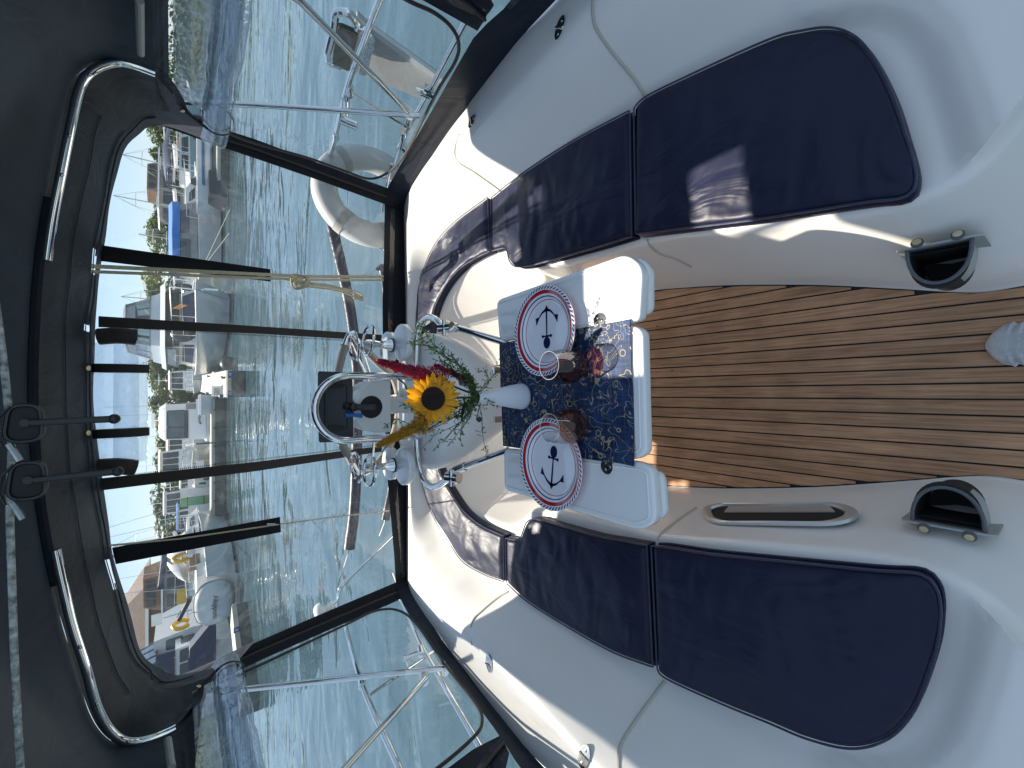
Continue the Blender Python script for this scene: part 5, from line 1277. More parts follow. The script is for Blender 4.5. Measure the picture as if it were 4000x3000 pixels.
# ================================================================== harbour behind
HULLG = mat('grey shaded hull', (.50, .53, .54), .25, coat=.3, var=.05, vscale=2)
HULLB = mat('powder blue hull', (.33, .42, .47), .3, coat=.3, var=.05, vscale=2)
HULLW = mat('white hull', (.76, .76, .74), .25, coat=.3, var=.04, vscale=2)
DECKW = mat('white deck', (.74, .73, .70), .5, var=.06, vscale=4)
BOOT = mat('boot stripe', (.02, .025, .04), .4)
CBLUE = mat('bright blue canvas', (.02, .16, .50), .7, var=.1, bump=.3, bscale=6)
CGREY = mat('grey canvas', (.28, .28, .28), .75, var=.1, bump=.4, bscale=5)
CNAVY = mat('navy canvas', (.025, .04, .09), .7, var=.15, bump=.3, bscale=5)
CWHITE = mat('off white canvas', (.6, .62, .64), .7, var=.06, bump=.2, bscale=4)
WOODB = mat('varnished wood', (.20, .11, .055), .4, var=.2, vscale=8)
DOCKC = mat('dock concrete', (.42, .39, .32), .85, var=.15, vscale=3, bump=.3, bscale=20)
DOCKF = mat('dock float side', (.10, .10, .085), .8, var=.35, vscale=3, bump=.4, bscale=12)
DOCKB = mat('dock plank', (.45, .42, .36), .8, var=.2, vscale=6)
ORANGE = mat('orange dodger', (.65, .25, .05), .6); REDP = mat('red paint', (.4, .02, .02), .5)
GREENP = mat('green painted pile', (.10, .30, .16), .6, var=.15, vscale=3)
BRICK = mat('red brick', (.21, .125, .095), .85, var=.15, vscale=20); ROOFT = mat('brown roof tile', (.13, .085, .07), .8, var=.2, vscale=4)
BARK = mat('bark', (.07, .05, .035), .9, var=.3, vscale=5)
LF = [mat('tree foliage ' + n, c, .6, var=.35, vscale=1.3) for n, c in (('mid', (.065, .115, .025)), ('light', (.095, .15, .03)), ('dark', (.04, .08, .022)))]
for q in LF: trans_leaf(q, .3)
TEALW = mat('teal boat window', (.03, .13, .14), .15)
SKYW = gmat('boat glass', (.45, .52, .55), 2.0)
KEEP[0] = False

def fq(c, u0, u1, v0, v1, off=.012):
    """rectangle on the quad c = (bottom left, bottom right, top right, top left), lifted by off; returned as its four corners"""
    c = [Vector(q) for q in c]; n = (c[1] - c[0]).cross(c[3] - c[0]).normalized()
    P = lambda u, v: c[0].lerp(c[1], u).lerp(c[3].lerp(c[2], u), v) + n * off
    return [P(u0, v0), P(u1, v0), P(u1, v1), P(u0, v1)]
def frust_faces(lo, hi):
    a = [Vector((x, y, lo[4])) for x, y in ((lo[0], lo[2]), (lo[1], lo[2]), (lo[1], lo[3]), (lo[0], lo[3]))]
    b = [Vector((x, y, hi[4])) for x, y in ((hi[0], hi[2]), (hi[1], hi[2]), (hi[1], hi[3]), (hi[0], hi[3]))]
    return {'back': [a[0], a[1], b[1], b[0]], 'right': [a[1], a[2], b[2], b[1]], 'front': [a[2], a[3], b[3], b[2]], 'left': [a[3], a[0], b[0], b[3]]}
def windows(t, faces, spec, m_=DGLASS, name='window', fr=None):
    for side, u0, u1, v0, v1 in spec:
        q = fq(faces[side], u0, u1, v0, v1)
        b = MB(); n = (q[1] - q[0]).cross(q[3] - q[0]).normalized(); b.prism(round_poly(q, .06, 3), n * .012); w_ = b.build(name, m_, t, flat=True)
        if fr is not None:
            b = MB(); b.tube([p + n * .012 for p in round_poly(q, .06, 3)], .022, 5, closed=True); b.build('frame', fr, w_)
def hull(t, L, B, fb, m_, flare=1.12, rise=.22, p=2.2, transom=.86, n=16, deck=DECKW, stripe=BOOT):
    rows = []; sheer = []
    for i in range(n + 1):
        s = i / n; k = max(0, (s - .4) / .6); hb = B / 2 * (1 - k ** p) * lerp(transom, 1, sstep(0, .35, s)); hb = max(hb, .015)
        hw = hb / flare * (1 - .25 * k); y = -L / 2 + s * L; yw = y - .10 * L * k * k; z = fb * (1 + rise * s * s)
        pr_ = [Vector((0, yw, -.4)), Vector((hw * .7, yw, -.3)), Vector((hw, yw, .0)), Vector((lerp(hw, hb, .5), lerp(yw, y, .5), z * .45)), Vector((hb, y, z * .92)), Vector((hb, y, z))]
        rows.append([Vector((-v.x, v.y, v.z)) for v in reversed(pr_)] + pr_[1:]); sheer.append((hb, y, z))
    b = MB(); b.loft(rows); b.add(rows[0], [tuple(range(len(rows[0])))]); b.build('hull', m_, t, ang=40)
    b = MB(); b.loft([[Vector((-h * .97, y, z - .02)), Vector((0, y, z + .03)), Vector((h * .97, y, z - .02))] for h, y, z in sheer]); b.build('deck', deck, t, ang=60)
    for sg in (-1, 1):
        b = MB(); b.tube([Vector((sg * h, y, z)) for h, y, z in sheer], .035, 6); b.build('rub_rail', DECKW, t)
    wl_ = MB()
    for sg in (-1, 1): wl_.tube([r[-4 if sg > 0 else 3] + Vector((0, 0, .03)) for r in rows], .03, 5)
    wl_.build('boot_stripe', stripe, t)
    return sheer
def railing(t, sheer, h=.6, i0=5, i1=16, inset=.93, step=2, mid=True):
    ps = sheer[i0:i1 + 1]
    for sg in (-1, 1):
        P = [Vector((sg * a * inset, y, z + h)) for a, y, z in ps]
        b = MB(); b.tube(P, .016, 6)
        if mid: b.tube([p - Vector((0, 0, h * .45)) for p in P], .010, 5)
        b.build('guard_wire', CHROME, t)
        for k in range(0, len(ps), step):
            a, y, z = ps[k]; b = MB(); b.tube([Vector((sg * a * inset, y, z)), Vector((sg * a * inset, y, z + h))], .014, 5); b.build('stanchion', CHROME, t)
def fender(t, p, h=.55, r=.11, m_=BOOT):
    b = MB(); b.lathe([(0, 0), (r * .7, .03), (r, .1), (r, h - .1), (r * .7, h - .03), (.03, h), (.03, h + .06)], p, 12); f = b.build('fender', m_, t, ang=60)
    b = MB(); b.tube([Vector(p) + Vector((0, 0, h)), Vector(p) + Vector((0, 0, h + .45))], .008, 4); b.build('line', CREAM, f)
def frame_sail(t, y, z0, z1, lean=0, r=.07, spread=1.3, boom=None, m_=None):
    m_ = m_ or mat('mast paint', (.5, .5, .5), .4, .3) if 'mast paint' not in MAT else MAT['mast paint']
    b = MB(); top = Vector((lean, y, z1)); b.tube([(0, y, z0), top], [r, r * .75], 8); b.build('mast', m_, t)
    for q in (.45, .72):
        b = MB(); zz = lerp(z0, z1, q); b.tube([(-spread * .5 + lean * q, y - .1, zz), (lean * q, y, zz + .05), (spread * .5 + lean * q, y - .1, zz)], .025, 5); b.build('spreader', m_, t)
    for sx in (-1, 1):
        b = MB(); b.tube([(sx * spread, y - .2, z0), (sx * spread * .5 + lean * .72, y - .1, lerp(z0, z1, .72)), top], .012, 4); b.build('shroud', DCHROME, t)
    for yy in (y - 4.2, y + 4.5):
        b = MB(); b.tube([(0, yy, z0), top], .012, 4); b.build('stay', DCHROME, t)
    if boom: b = MB(); b.tube([(0, y, z0 + 1.0), (0, y - boom, z0 + 1.1)], .13, 8); b.build('boom_cover', CWHITE if boom < 3 else CNAVY, t)

def place(name, label, cat, px, py, rz, dy=0, group=None):
    p = W(px, py); return thing(name, label, cat, (p.x * (1 + dy / p.y), p.y + dy, WATER), rz, group)

# flybridge yacht, bow on
t = place('motor_yacht', 'grey hulled flybridge motor yacht with black windscreen covers, bow towards us', 'motor yacht', 908, 1275, math.pi + .22, 4.3)
sh_ = hull(t, 9.2, 3.9, 1.25, HULLG, flare=1.22, rise=.16, p=3.0)
lo, hi = (-1.55, 1.55, -3.2, 1.5, 1.25), (-1.35, 1.35, -3.0, .7, 2.05); b = MB(); b.frust(lo, hi); b.build('cabin', DECKW, t, flat=True)
windows(t, frust_faces(lo, hi), [('front', .08, .92, .15, .85), ('left', .08, .85, .2, .8), ('right', .15, .92, .2, .8)], CNAVY, 'window_cover')
lo, hi = (-1.62, 1.62, -3.2, .95, 2.05), (-1.5, 1.5, -3.0, .35, 2.62); b = MB(); b.frust(lo, hi); b.build('upper_cabin', BOOT, t, flat=True)
windows(t, frust_faces(lo, hi), [('front', .04, .48, .1, .9), ('front', .52, .96, .1, .9), ('left', .1, .9, .2, .85), ('right', .1, .9, .2, .85)], DGLASS)
b = MB(); b.frust((-1.72, 1.72, -3.4, 1.15, 2.62), (-1.62, 1.62, -3.3, .85, 2.82)); b.build('visor', TABW, t, ang=30)
b = MB(); b.frust((-1.45, 1.45, -3.1, .3, 2.82), (-1.35, 1.35, -3.0, .1, 3.2)); b.build('flybridge_coaming', HULLG, t, flat=True)
lo, hi = (-1.3, 1.3, -2.8, -.1, 3.2), (-1.0, 1.0, -2.4, -.6, 4.25); b = MB()
for f_ in frust_faces(lo, hi).values():
    for (u0, u1, v0, v1) in ((0, .07, 0, 1), (.93, 1, 0, 1), (.47, .53, 0, 1), (0, 1, .0, .06), (0, 1, .62, 1)): q = fq(f_, u0, u1, v0, v1, 0); b.quad(*q, th=.02)
b.build('canvas_frame', CGREY, t, flat=True)
b = MB(); b.frust(lo, hi); b.build('clear_panel', SKYW, t, flat=True); b = MB(); b.frust((-1.05, 1.05, -2.5, -.5, 4.25), (-.8, .8, -2.3, -.8, 4.36)); b.build('bimini', CNAVY, t)
for x_ in (-.9, -.3): b = MB(); b.tube([(x_, -2.6, 3.4), (x_, -2.6, 5.2)], .014, 5); b.ball((x_, -2.6, 5.2), .04, 6, 5); b.build('aerial', DCHROME, t)
railing(t, sh_, .95, 6, 16, .94, 2)
fender(t, (-1.25, 1.9, 1.5), .75, .17); 
b = MB(); b.ball((1.3, 2.0, 1.9), (.42, .3, .5)); b.build('covered_dinghy', BOOT, t)
b = MB(); b.quad((.35, 2.9, 2.3), (.35, 3.5, 2.0), (.35, 3.45, 1.75), (.35, 2.85, 2.05), .01); b.build('pennant', ORANGE, t)
b = MB(); b.tube([(0, 4.4, 1.35), (0, 4.75, 1.1), (0, 4.8, .6)], .06, 6); b.build('anchor', DCHROME, t)
b = MB(); b.tube([(-1.3, 3.2, 1.4), (-2.4, 6, .2)], .018, 5); b.tube([(-.8, 3.8, 1.4), (-3.0, 7, .25)], .018, 5); b.build('mooring_line', CREAM, t)

# cruiser with blue canopy
t = place('motor_cruiser', 'white cabin cruiser with a bright blue canvas top over grey side screens', 'motor cruiser', 872, 880, R(-82), 2.0)
sh_ = hull(t, 7.6, 2.7, 1.12, HULLG, flare=1.1, rise=.12, p=2.2)
lo, hi = (-1.1, 1.1, -1.2, 2.6, 1.1), (-.85, .85, -1.0, 1.4, 1.75); b = MB(); b.frust(lo, hi); b.build('cabin', DECKW, t, ang=30)
windows(t, frust_faces(lo, hi), [('left', .25, .5, .3, .75), ('right', .3, .5, .3, .75), ('right', .6, .8, .3, .72)], DGLASS)
lo, hi = (-1.2, 1.2, -3.4, .6, 1.2), (-1.05, 1.05, -3.0, .1, 2.25); b = MB(); b.frust(lo, hi); b.build('side_screen', CGREY, t, ang=30)
windows(t, frust_faces(lo, hi), [('right', .1, .4, .3, .8), ('right', .5, .9, .35, .8), ('left', .1, .4, .3, .8)], SKYW)
b = MB(); b.loft([[Vector((x_, y_, z_ + .01 * math.sin(y_ * 3))) for x_, z_ in ((-1.2, 2.0), (-1.1, 2.35), (-.5, 2.52), (.5, 2.52), (1.1, 2.35), (1.2, 2.0))] for y_ in (-3.3, -2.8, -2.2, -1.5, -.8, -.2, .35)]); b.build('canvas_top', CBLUE, t, ang=50)
railing(t, sh_, .55, 7, 16, .93, 2)
b = MB(); b.quad((1.16, 1.6, 1.25), (1.16, 2.1, 1.25), (1.05, 2.0, 1.5), (1.05, 1.7, 1.5)); b.build('porthole', DGLASS, t)
# motor yacht with brown wheelhouse behind
t = place('motor_yacht', 'large white motor yacht with a varnished brown wheelhouse, far behind the dock', 'motor yacht', 815, 735, R(-70), 8)
sh_ = hull(t, 11, 3.6, 1.6, HULLW, p=2.4)
lo, hi = (-1.4, 1.4, -4.4, 1.8, 1.6), (-1.25, 1.25, -4.2, 1.2, 3.4); b = MB(); b.frust(lo, hi); b.build('cabin', CGREY, t, flat=True)
windows(t, frust_faces(lo, hi), [('right', .05, .3, .15, .85), ('right', .36, .62, .15, .85), ('right', .68, .95, .15, .85), ('back', .1, .9, .15, .85), ('left', .1, .9, .2, .8)], DGLASS)
b = MB(); b.frust((-1.6, 1.6, -4.9, 2.2, 3.4), (-1.5, 1.5, -4.7, 2.0, 3.52)); b.build('roof_deck', TABW, t, flat=True)
lo, hi = (-1.0, 1.0, -2.6, .8, 3.52), (-.85, .85, -2.4, .5, 4.3); b = MB(); b.frust(lo, hi); b.build('wheelhouse', WOODB, t, flat=True)
windows(t, frust_faces(lo, hi), [('right', .06, .3, .25, .8), ('right', .36, .62, .25, .8), ('right', .68, .94, .25, .8)], SKYW)
railing(t, sh_, .8, 2, 16)
b = MB(); b.frust((-1.5, 1.5, 1.8, 4.4, 1.7), (-1.3, 1.3, 2.0, 3.8, 2.2)); b.build('orange_dodger', ORANGE, t)

# powder blue boats on the right
t = place('motor_cruiser', 'powder blue hulled cruiser under a dark navy bimini, beside the concrete dock', 'motor cruiser', 862, 590, R(-78), 9)
sh_ = hull(t, 8, 2.9, 1.35, HULLB, p=2.4)
lo, hi = (-1.2, 1.2, -3.4, 1.8, 1.3), (-1.05, 1.05, -3.2, 1.0, 2.0); b = MB(); b.frust(lo, hi); b.build('cabin', DECKW, t, flat=True)
windows(t, frust_faces(lo, hi), [('right', .05, .28, .25, .8), ('right', .34, .6, .25, .8), ('right', .66, .9, .25, .8)], DGLASS)
b = MB(); b.loft([[Vector((x_, y_, z_ - .15 * abs(y_ + 1.8))) for x_, z_ in ((-1.25, 2.7), (-.9, 3.0), (.9, 3.0), (1.25, 2.7))] for y_ in (-3.3, -2.4, -1.6, -.6, .2)]); b.build('bimini', CNAVY, t, ang=50)
for y_ in (-3.2, -1.8, .1):
    b = MB(); b.tube([(-1.2, y_, 1.3), (-1.2, y_, 2.7), (1.2, y_, 2.7), (1.2, y_, 1.3)], .02, 5); b.build('frame', CHROME, t)
railing(t, sh_, .7, 3, 16); fender(t, (1.5, -.5, .4), .8, .17); fender(t, (1.5, 1.2, .4), .8, .17)
t = place('sailing_boat', 'pale sailing boat with radar arch and stowed white sail, topmost boat in the picture', 'sailing boat', 850, 470, R(-60), 9)
sh_ = hull(t, 8.5, 2.8, 1.2, HULLW); lo, hi = (-1.0, 1.0, -1.8, 2.2, 1.2), (-.8, .8, -1.6, 1.6, 1.65); b = MB(); b.frust(lo, hi); b.build('cabin', DECKW, t)
windows(t, frust_faces(lo, hi), [('right', .1, .4, .3, .75), ('right', .5, .8, .3, .75)]); frame_sail(t, .6, 1.3, 11.5, boom=2.8); railing(t, sh_, .6, 2, 16)
b = MB(); b.tube([(-1.1, -3.6, 1.2), (-1.1, -3.7, 2.9), (1.1, -3.7, 2.9), (1.1, -3.6, 1.2)], .04, 6); b.build('radar_arch', TABW, t)

# pilot house boat, stern on
t = place('pilothouse_boat', 'white pilothouse boat with black framed sliding windows and an arched name on its stern', 'motor boat', 872, 1632, 0, 3.9)
b = MB(); sh_ = hull(t, 7.2, 2.35, .78, HULLW, transom=.98)
lo, hi = (-1.08, 1.08, -2.9, 1.3, .75), (-1.0, 1.0, -2.75, .7, 2.62); b = MB(); b.frust(lo, hi); b.build('pilothouse', TABW, t, ang=30)
F_ = frust_faces(lo, hi); windows(t, F_, [('back', .04, .34, .55, .97), ('back', .36, .82, .55, .97), ('right', .1, .45, .5, .9), ('right', .5, .9, .5, .9), ('left', .1, .9, .5, .9)], SKYW, 'window', BOOT)
b = MB(); q = fq(F_['back'], .04, .82, .46, .555, .02); b.quad(*q, th=.02); b.build('sill_band', BOOT, t, flat=True)
b = MB(); b.frust((-1.1, 1.1, -2.95, 1.2, 2.62), (-.8, .8, -2.6, .8, 2.95)); b.build('roof', TABW, t, ang=60)
b = MB(); q = fq(F_['back'], .84, .99, .10, .52, .01); b.quad(*q, th=.02); b.build('door', CGREY, t, flat=True)
wi = MB(); 
for k in range(9):
    a = lerp(-.55, .55, k / 8); wi.box((.12 + math.sin(a) * .95 * .5, -3.02, 1.05 + math.cos(a) * .35 - .3), (.10, .02, .10), Matrix.Rotation(a, 3, 'Y'))
wi.build('name_board', CNAVY, t, flat=True)
for k, ch in enumerate('JOHNNY'):
    a = lerp(-.5, .5, k / 5); M = Matrix.Translation((.12 + math.sin(a) * .475, -3.045, 1.05 + math.cos(a) * .35 - .3)) @ Matrix.Rotation(a, 4, 'Y') @ Matrix.Rotation(R(90), 4, 'X'); text_mesh('letter', ch, .10, NUMW, t, M, .002)
b = MB(); b.box((1.0, -3.0, .95), (.55, .5, .62)); b.build('fish_box', DECKW, t, flat=True)
for x_ in (-.6, .2): b = MB(); b.lathe([(.0, .12), (.14, .08), (.16, 0)], (x_, -1.5, 2.9), 12); b.build('light', TABW, t)
b = MB(); b.box((.05, -1.2, 3.25), (.9, .08, .14)); b.tube([(.05, -1.2, 2.9), (.05, -1.2, 3.25)], .04, 6); b.build('radar', TABW, t)
for x_ in (-.9, .9, .4): b = MB(); b.tube([(x_, -1, 2.9), (x_, -1, 5.4)], .012, 4); b.build('aerial', DCHROME, t)
b = MB(); b.box((-1.0, -3.25, .25), (.7, .5, .5)); b.build('swim_step', BOOT, t, flat=True)
# small boats between
def small(label, px, py, rz, dy, L=6.0, B=2.2, fb=.9, hm=HULLG, top=None, cab=(.9, 1.7), name='motor_boat', wn_=3, group='small motor boats moored at the far dock', ht=2.3):
    t = place(name, label, 'motor boat', px, py, rz, dy, group); s_ = hull(t, L, B, fb, hm)
    lo, hi = (-B * .4, B * .4, -L * .25, L * .15, fb * .95), (-B * .34, B * .34, -L * .22, L * .05, ht); b = MB(); b.frust(lo, hi); b.build('cabin', DECKW, t, ang=30)
    f = frust_faces(lo, hi); sp_ = []
    for sd in ('back', 'front', 'left', 'right'):
        for k in range(wn_): sp_.append((sd, .06 + k * .9 / wn_, .06 + (k + .86) * .9 / wn_, .5, .92))
    windows(t, f, sp_, DGLASS)
    b = MB(); b.frust((-B * .4, B * .4, -L * .28, L * .1, ht), (-B * .34, B * .34, -L * .26, L * .07, ht + .09)); b.build('roof', top or TABW, t, ang=30)
    b = MB(); b.tube([(0, -L * .1, ht), (0, -L * .1, ht + 1.0)], .02, 5); b.box((0, -L * .1, ht + .7), (.7, .05, .05)); b.build('light_mast', TABW, t)
    railing(t, s_, .5, 8, 16, .92, 2); fender(t, (B * .48, 0, .2), .5, .1); return t
small('small grey hulled boat moored bow on behind the numbered pier', 845, 1487, math.pi, 9, 6.5, 2.1, .95, ht=2.6)
small('small white boat just beyond the pilothouse boat, towards the inner left zip', 858, 1735, math.pi, 9, 6.5, 2.1, 1.0, HULLW, ht=2.7)
small('white cabin boat with many small panes, nearest the dock end with the post', 868, 1795, math.pi + .1, 5, 7, 2.5, 1.15, HULLG, wn_=4, ht=3.0)
small('white cruiser seen end on between the right zip and the flybridge yacht', 850, 1100, .3, 12, 7, 2.4, 1.0, HULLW)
small('small boat under a pale rounded canvas hood behind the green pile', 845, 1935, .1, 8, 6, 2.3, 1.0, HULLW, CWHITE, ht=2.9)
small('small boat with a bright blue canvas hood next to the green pile', 850, 1990, -.1, 6, 5.4, 2.1, .9, HULLW, CBLUE, ht=2.1)
small('open white boat with rods on deck just beyond the inner left zip', 840, 1885, .2, 12, 6, 2.2, .9, HULLW, ht=1.9)
small('white motor boat just past the dark strap that carries the single line', 845, 2110, .15, 10, 6.5, 2.3, 1.0, HULLW, CGREY)
small('white boat under a grey hood at the far left, past the aft cabin cruiser', 850, 2650, .2, 8, 7, 2.4, 1.0, HULLW, CGREY)
small('grey hulled boat with a navy hood behind the powder blue cruiser', 842, 660, R(-70), 13, 7, 2.4, 1.1, HULLG, CNAVY)
small('low white boat between the flybridge yacht and the finger pier', 842, 1395, math.pi, 12, 6, 2.1, .9, HULLW, CNAVY, ht=2.0)
small('white motor boat moored behind the blue canopied cruiser', 838, 1030, R(-60), 14, 7, 2.4, 1.1, HULLW, CBLUE)

# grey sloop with dinghy on davits
t = place('sailing_yacht', 'grey hulled sailing yacht moored stern on with a round grey dinghy hung on its stern', 'sailing yacht', 925, 2318, R(-14), 0)
t.matrix_basis = Matrix.Translation(t.matrix_basis.translation + Vector((.242 * 4.2, .97 * 4.2, 0))) @ Matrix.Rotation(R(-14), 4, 'Z')
sh_ = hull(t, 8.4, 2.9, 1.1, HULLG, transom=.8)
lo, hi = (-1.1, 1.1, -.6, 2.8, 1.25), (-.85, .85, -.4, 2.2, 1.75); b = MB(); b.frust(lo, hi); b.build('coachroof', DECKW, t, ang=40)
windows(t, frust_faces(lo, hi), [('left', .1, .35, .3, .7), ('left', .45, .7, .3, .7), ('right', .1, .4, .3, .7), ('right', .5, .8, .3, .7)])
b = MB(); b.loft([[Vector((1.15 * math.cos(a), y_, 1.5 + hh * math.sin(a))) for a in [math.pi * k / 12 for k in range(13)]] for y_, hh in ((-.9, .55), (-.7, .85), (-.2, 1.05), (.25, .9), (.6, .5))]); b.build('sprayhood', CWHITE, t, ang=60)
frame_sail(t, 1.2, 1.6, 13, lean=-.4, boom=3.6, spread=1.4); railing(t, sh_, .65, 0, 16, .94, 2)
b = MB(); b.frust((-1.1, 1.1, -3.9, -1.0, 1.1), (-1.0, 1.0, -3.8, -1.1, 1.45)); b.build('cockpit_coaming', DECKW, t)
for y_, x_ in ((-2.6, 1.35), (-4.1, -.9)):
    b = MB(); b.tube(arc((x_, y_, 2.0), .26, R(-60), R(240), 20, (0, 1, 0)), .09, 8); b.build('horseshoe_buoy', YELP, t)
b = MB(); b.box((1.4, -2.6, 1.75), (.06, .25, .35)); b.build('buoy_light', TABW, t)
b = MB(); b.box((.9, -2.4, 1.5), (.4, .7, .4)); b.build('cockpit_locker', WOODB, t, flat=True)
b = MB(); b.tube([(-.3, -4.1, 1.2), (-.3, -4.2, 2.6)], .03, 6); b.box((-.3, -4.2, 2.8), (.5, .06, .35)); b.build('wind_panel', DCHROME, t)
dg = thing('dinghy', 'round nosed grey dinghy hung upside down on the davits of the grey sailing yacht', 'dinghy', tuple(t.matrix_basis @ Vector((.1, -4.55, .85))), R(-14) + R(8))
b = MB(); rr = []
for dy_, s_ in ((0, 1), (-.18, .97), (-.34, .82), (-.42, .5), (-.44, .02)):
    rr.append([Vector((.95 * s_ * math.copysign(abs(math.cos(a)) ** .8, math.cos(a)), dy_, .72 * s_ * math.copysign(abs(math.sin(a)) ** .8, math.sin(a)))) for a in [2 * math.pi * k / 36 for k in range(36)]])
b.loft(rr, closed=True); b.add(rr[0], [tuple(range(36))]); b.build('hull', HULLG, dg, ang=60)
b = MB(); b.tube([r_ + Vector((0, .0, 0)) for r_ in rr[0]], .05, 6, closed=True); b.build('gunwale', CGREY, dg)
text_mesh('lettering', 'Allqipuns', .28, CNAVY, dg, Matrix.Translation((0, -.475, .0)) @ Matrix.Rotation(math.pi, 4, 'Y') @ Matrix.Rotation(R(90), 4, 'X'), .004)
b = MB(); b.box((.2, -.3, 1.05), (.9, .3, .14), Matrix.Rotation(R(25), 3, 'Y')); b.build('outboard_leg', BOOT, dg); b = MB(); b.box((.75, -.3, 1.15), (.5, .3, .3)); b.build('outboard_cowl', YELP, dg)

# classic motor yacht behind it
t = place('motor_yacht', 'old motor yacht with dark square windows and an amber wheelhouse, behind the dinghy', 'motor yacht', 870, 2260, R(75), 9)
sh_ = hull(t, 10, 3.4, 1.4, HULLW); lo, hi = (-1.3, 1.3, -3.6, 2.2, 1.4), (-1.2, 1.2, -3.4, 1.8, 2.9); b = MB(); b.frust(lo, hi); b.build('cabin', CGREY, t, flat=True)
windows(t, frust_faces(lo, hi), [(s_, .04 + k * .24, .22 + k * .24, .25, .85) for s_ in ('left', 'right') for k in range(4)], DGLASS)
b = MB(); b.frust((-1.45, 1.45, -4, 2.5, 2.9), (-1.4, 1.4, -3.9, 2.4, 3.0)); b.build('roof_deck', TABW, t, flat=True)
lo, hi = (-.9, .9, -2.0, .8, 3.0), (-.75, .75, -1.8, .4, 3.95); b = MB(); b.frust(lo, hi); b.build('wheelhouse', WOODB, t, flat=True)
windows(t, frust_faces(lo, hi), [(s_, .06 + k * .31, .3 + k * .31, .3, .85) for s_ in ('left', 'right') for k in range(3)], SKYW); railing(t, sh_, .8, 2, 16)
b = MB(); b.tube([(0, -.5, 3.9), (0, -.5, 5.0)], .03, 5); b.box((0, -.5, 4.6), (.6, .05, .05)); b.build('light_mast', TABW, t)
# dark windowed cruiser on the left
t = place('motor_cruiser', 'white aft cabin cruiser with big dark windows and a folded red parasol on deck', 'motor cruiser', 922, 2478, R(6), 5.2)
sh_ = hull(t, 9, 3.3, 1.15, HULLW, transom=.98)
lo, hi = (-1.75, 1.65, -4.2, .5, 1.15), (-1.65, 1.5, -4.05, .2, 2.2); b = MB(); b.frust(lo, hi); b.build('aft_cabin', TABW, t, flat=True)
F_ = frust_faces(lo, hi); windows(t, F_, [('back', .06, .52, .28, .82), ('back', .6, .78, .45, .85), ('back', .8, .97, .45, .85), ('right', .1, .45, .3, .8), ('right', .55, .9, .3, .8)], DGLASS)
b = MB(); b.box((-.1, -4.25, 2.55), (3.3, .1, .62)); b.build('dark_bulwark', CNAVY, t, flat=True)
lo, hi = (-1.6, 1.2, -4.1, -1.2, 2.85), (-1.45, .95, -3.9, -1.5, 3.9); b = MB()
for f_ in frust_faces(lo, hi).values():
    for (u0, u1, v0, v1) in ((0, .03, 0, 1), (.97, 1, 0, 1), (.32, .35, 0, 1), (.66, .69, 0, 1), (0, 1, .0, .04), (0, 1, .95, 1)): q = fq(f_, u0, u1, v0, v1, 0); b.quad(*q, th=.02)
b.build('canopy_frame', CNAVY, t, flat=True); b = MB(); b.frust(lo, hi); b.build('clear_panel', SKYW, t, flat=True)
b = MB(); b.frust((-1.65, 1.25, -4.2, -1.1, 3.9), (-1.5, 1.1, -4.0, -1.3, 4.0)); b.build('canopy_top', CWHITE, t)
b = MB(); b.tube([(-.2, -4.5, .9), (0.05, -4.5, 1.4), (.15, -4.5, 2.1)], [.09, .07, .03], 8); b.build('parasol', REDP, t)
b = MB(); b.frust((1.0, 2.0, -3.0, 2.5, 1.2), (1.0, 1.6, -2.5, 1.5, 3.0)); b.build('screen', CWHITE, t, ang=30)
lo, hi = (1.0, 2.0, -3.0, 2.5, 1.2), (1.0, 1.6, -2.5, 1.5, 3.0); windows(t, frust_faces(lo, hi), [('back', .15, .8, .4, .75)], TEALW)
sb = thing('dinghy', 'small dark covered dinghy hauled up on the left dock edge', 'dinghy', tuple(W(915, 2470) + Vector((0, -.6, .75))), 0)
b = MB(); b.prism([(-.95, -.2, .0), (.85, -.2, .0), (1.0, -.2, .25), (.2, -.2, .95), (-.6, -.2, 1.0), (-1.0, -.2, .85)], (0, .7, 0)); b.build('cover', CNAVY, sb)
b = MB(); b.box((-1.0, .1, .5), (.06, .7, .9)); b.build('transom', TABW, sb)

# far sailing boats whose masts stand over the trees
for i, (px, py, tx, ty, yy, lab) in enumerate(((840, 668, 475, 640, 46, 'with a tall slightly leaning mast over the concrete dock'), (838, 838, 440, 800, 48, 'its twin spreadered mast above the blue canvas top'), (838, 1180, 470, 1170, 50, 'behind the flybridge yacht'), (838, 2060, 440, 2090, 46, 'its mast rising over the rounded tree'), (838, 2330, 480, 2310, 48, 'behind the old motor yacht'), (838, 2420, 500, 2395, 50, 'in front of the brick boathouse'), (838, 950, 540, 935, 52, 'with a short mast at the edge of the tree line'), (838, 1640, 590, 1640, 54, 'behind the pilothouse boat'))):
    p = U(py and 690, ty, Y=yy); base = Vector((p.x, yy, WATER)); zt = U(tx, ty, Y=yy).z - WATER
    t = thing('sailing_boat', 'white sailing boat ' + lab, 'sailing boat', tuple(base), R(random.uniform(-30, 30)), 'sailing boats moored far behind')
    sh_ = hull(t, 8, 2.6, 1.0, HULLW, n=10); lo, hi = (-.9, .9, -1.6, 2, 1.0), (-.7, .7, -1.4, 1.5, 1.45); b = MB(); b.frust(lo, hi); b.build('coachroof', DECKW, t)
    windows(t, frust_faces(lo, hi), [('back', .1, .9, .2, .8), ('left', .1, .4, .3, .7), ('right', .1, .4, .3, .7)]); frame_sail(t, .5, 1.2, zt, boom=2.9, r=.055)

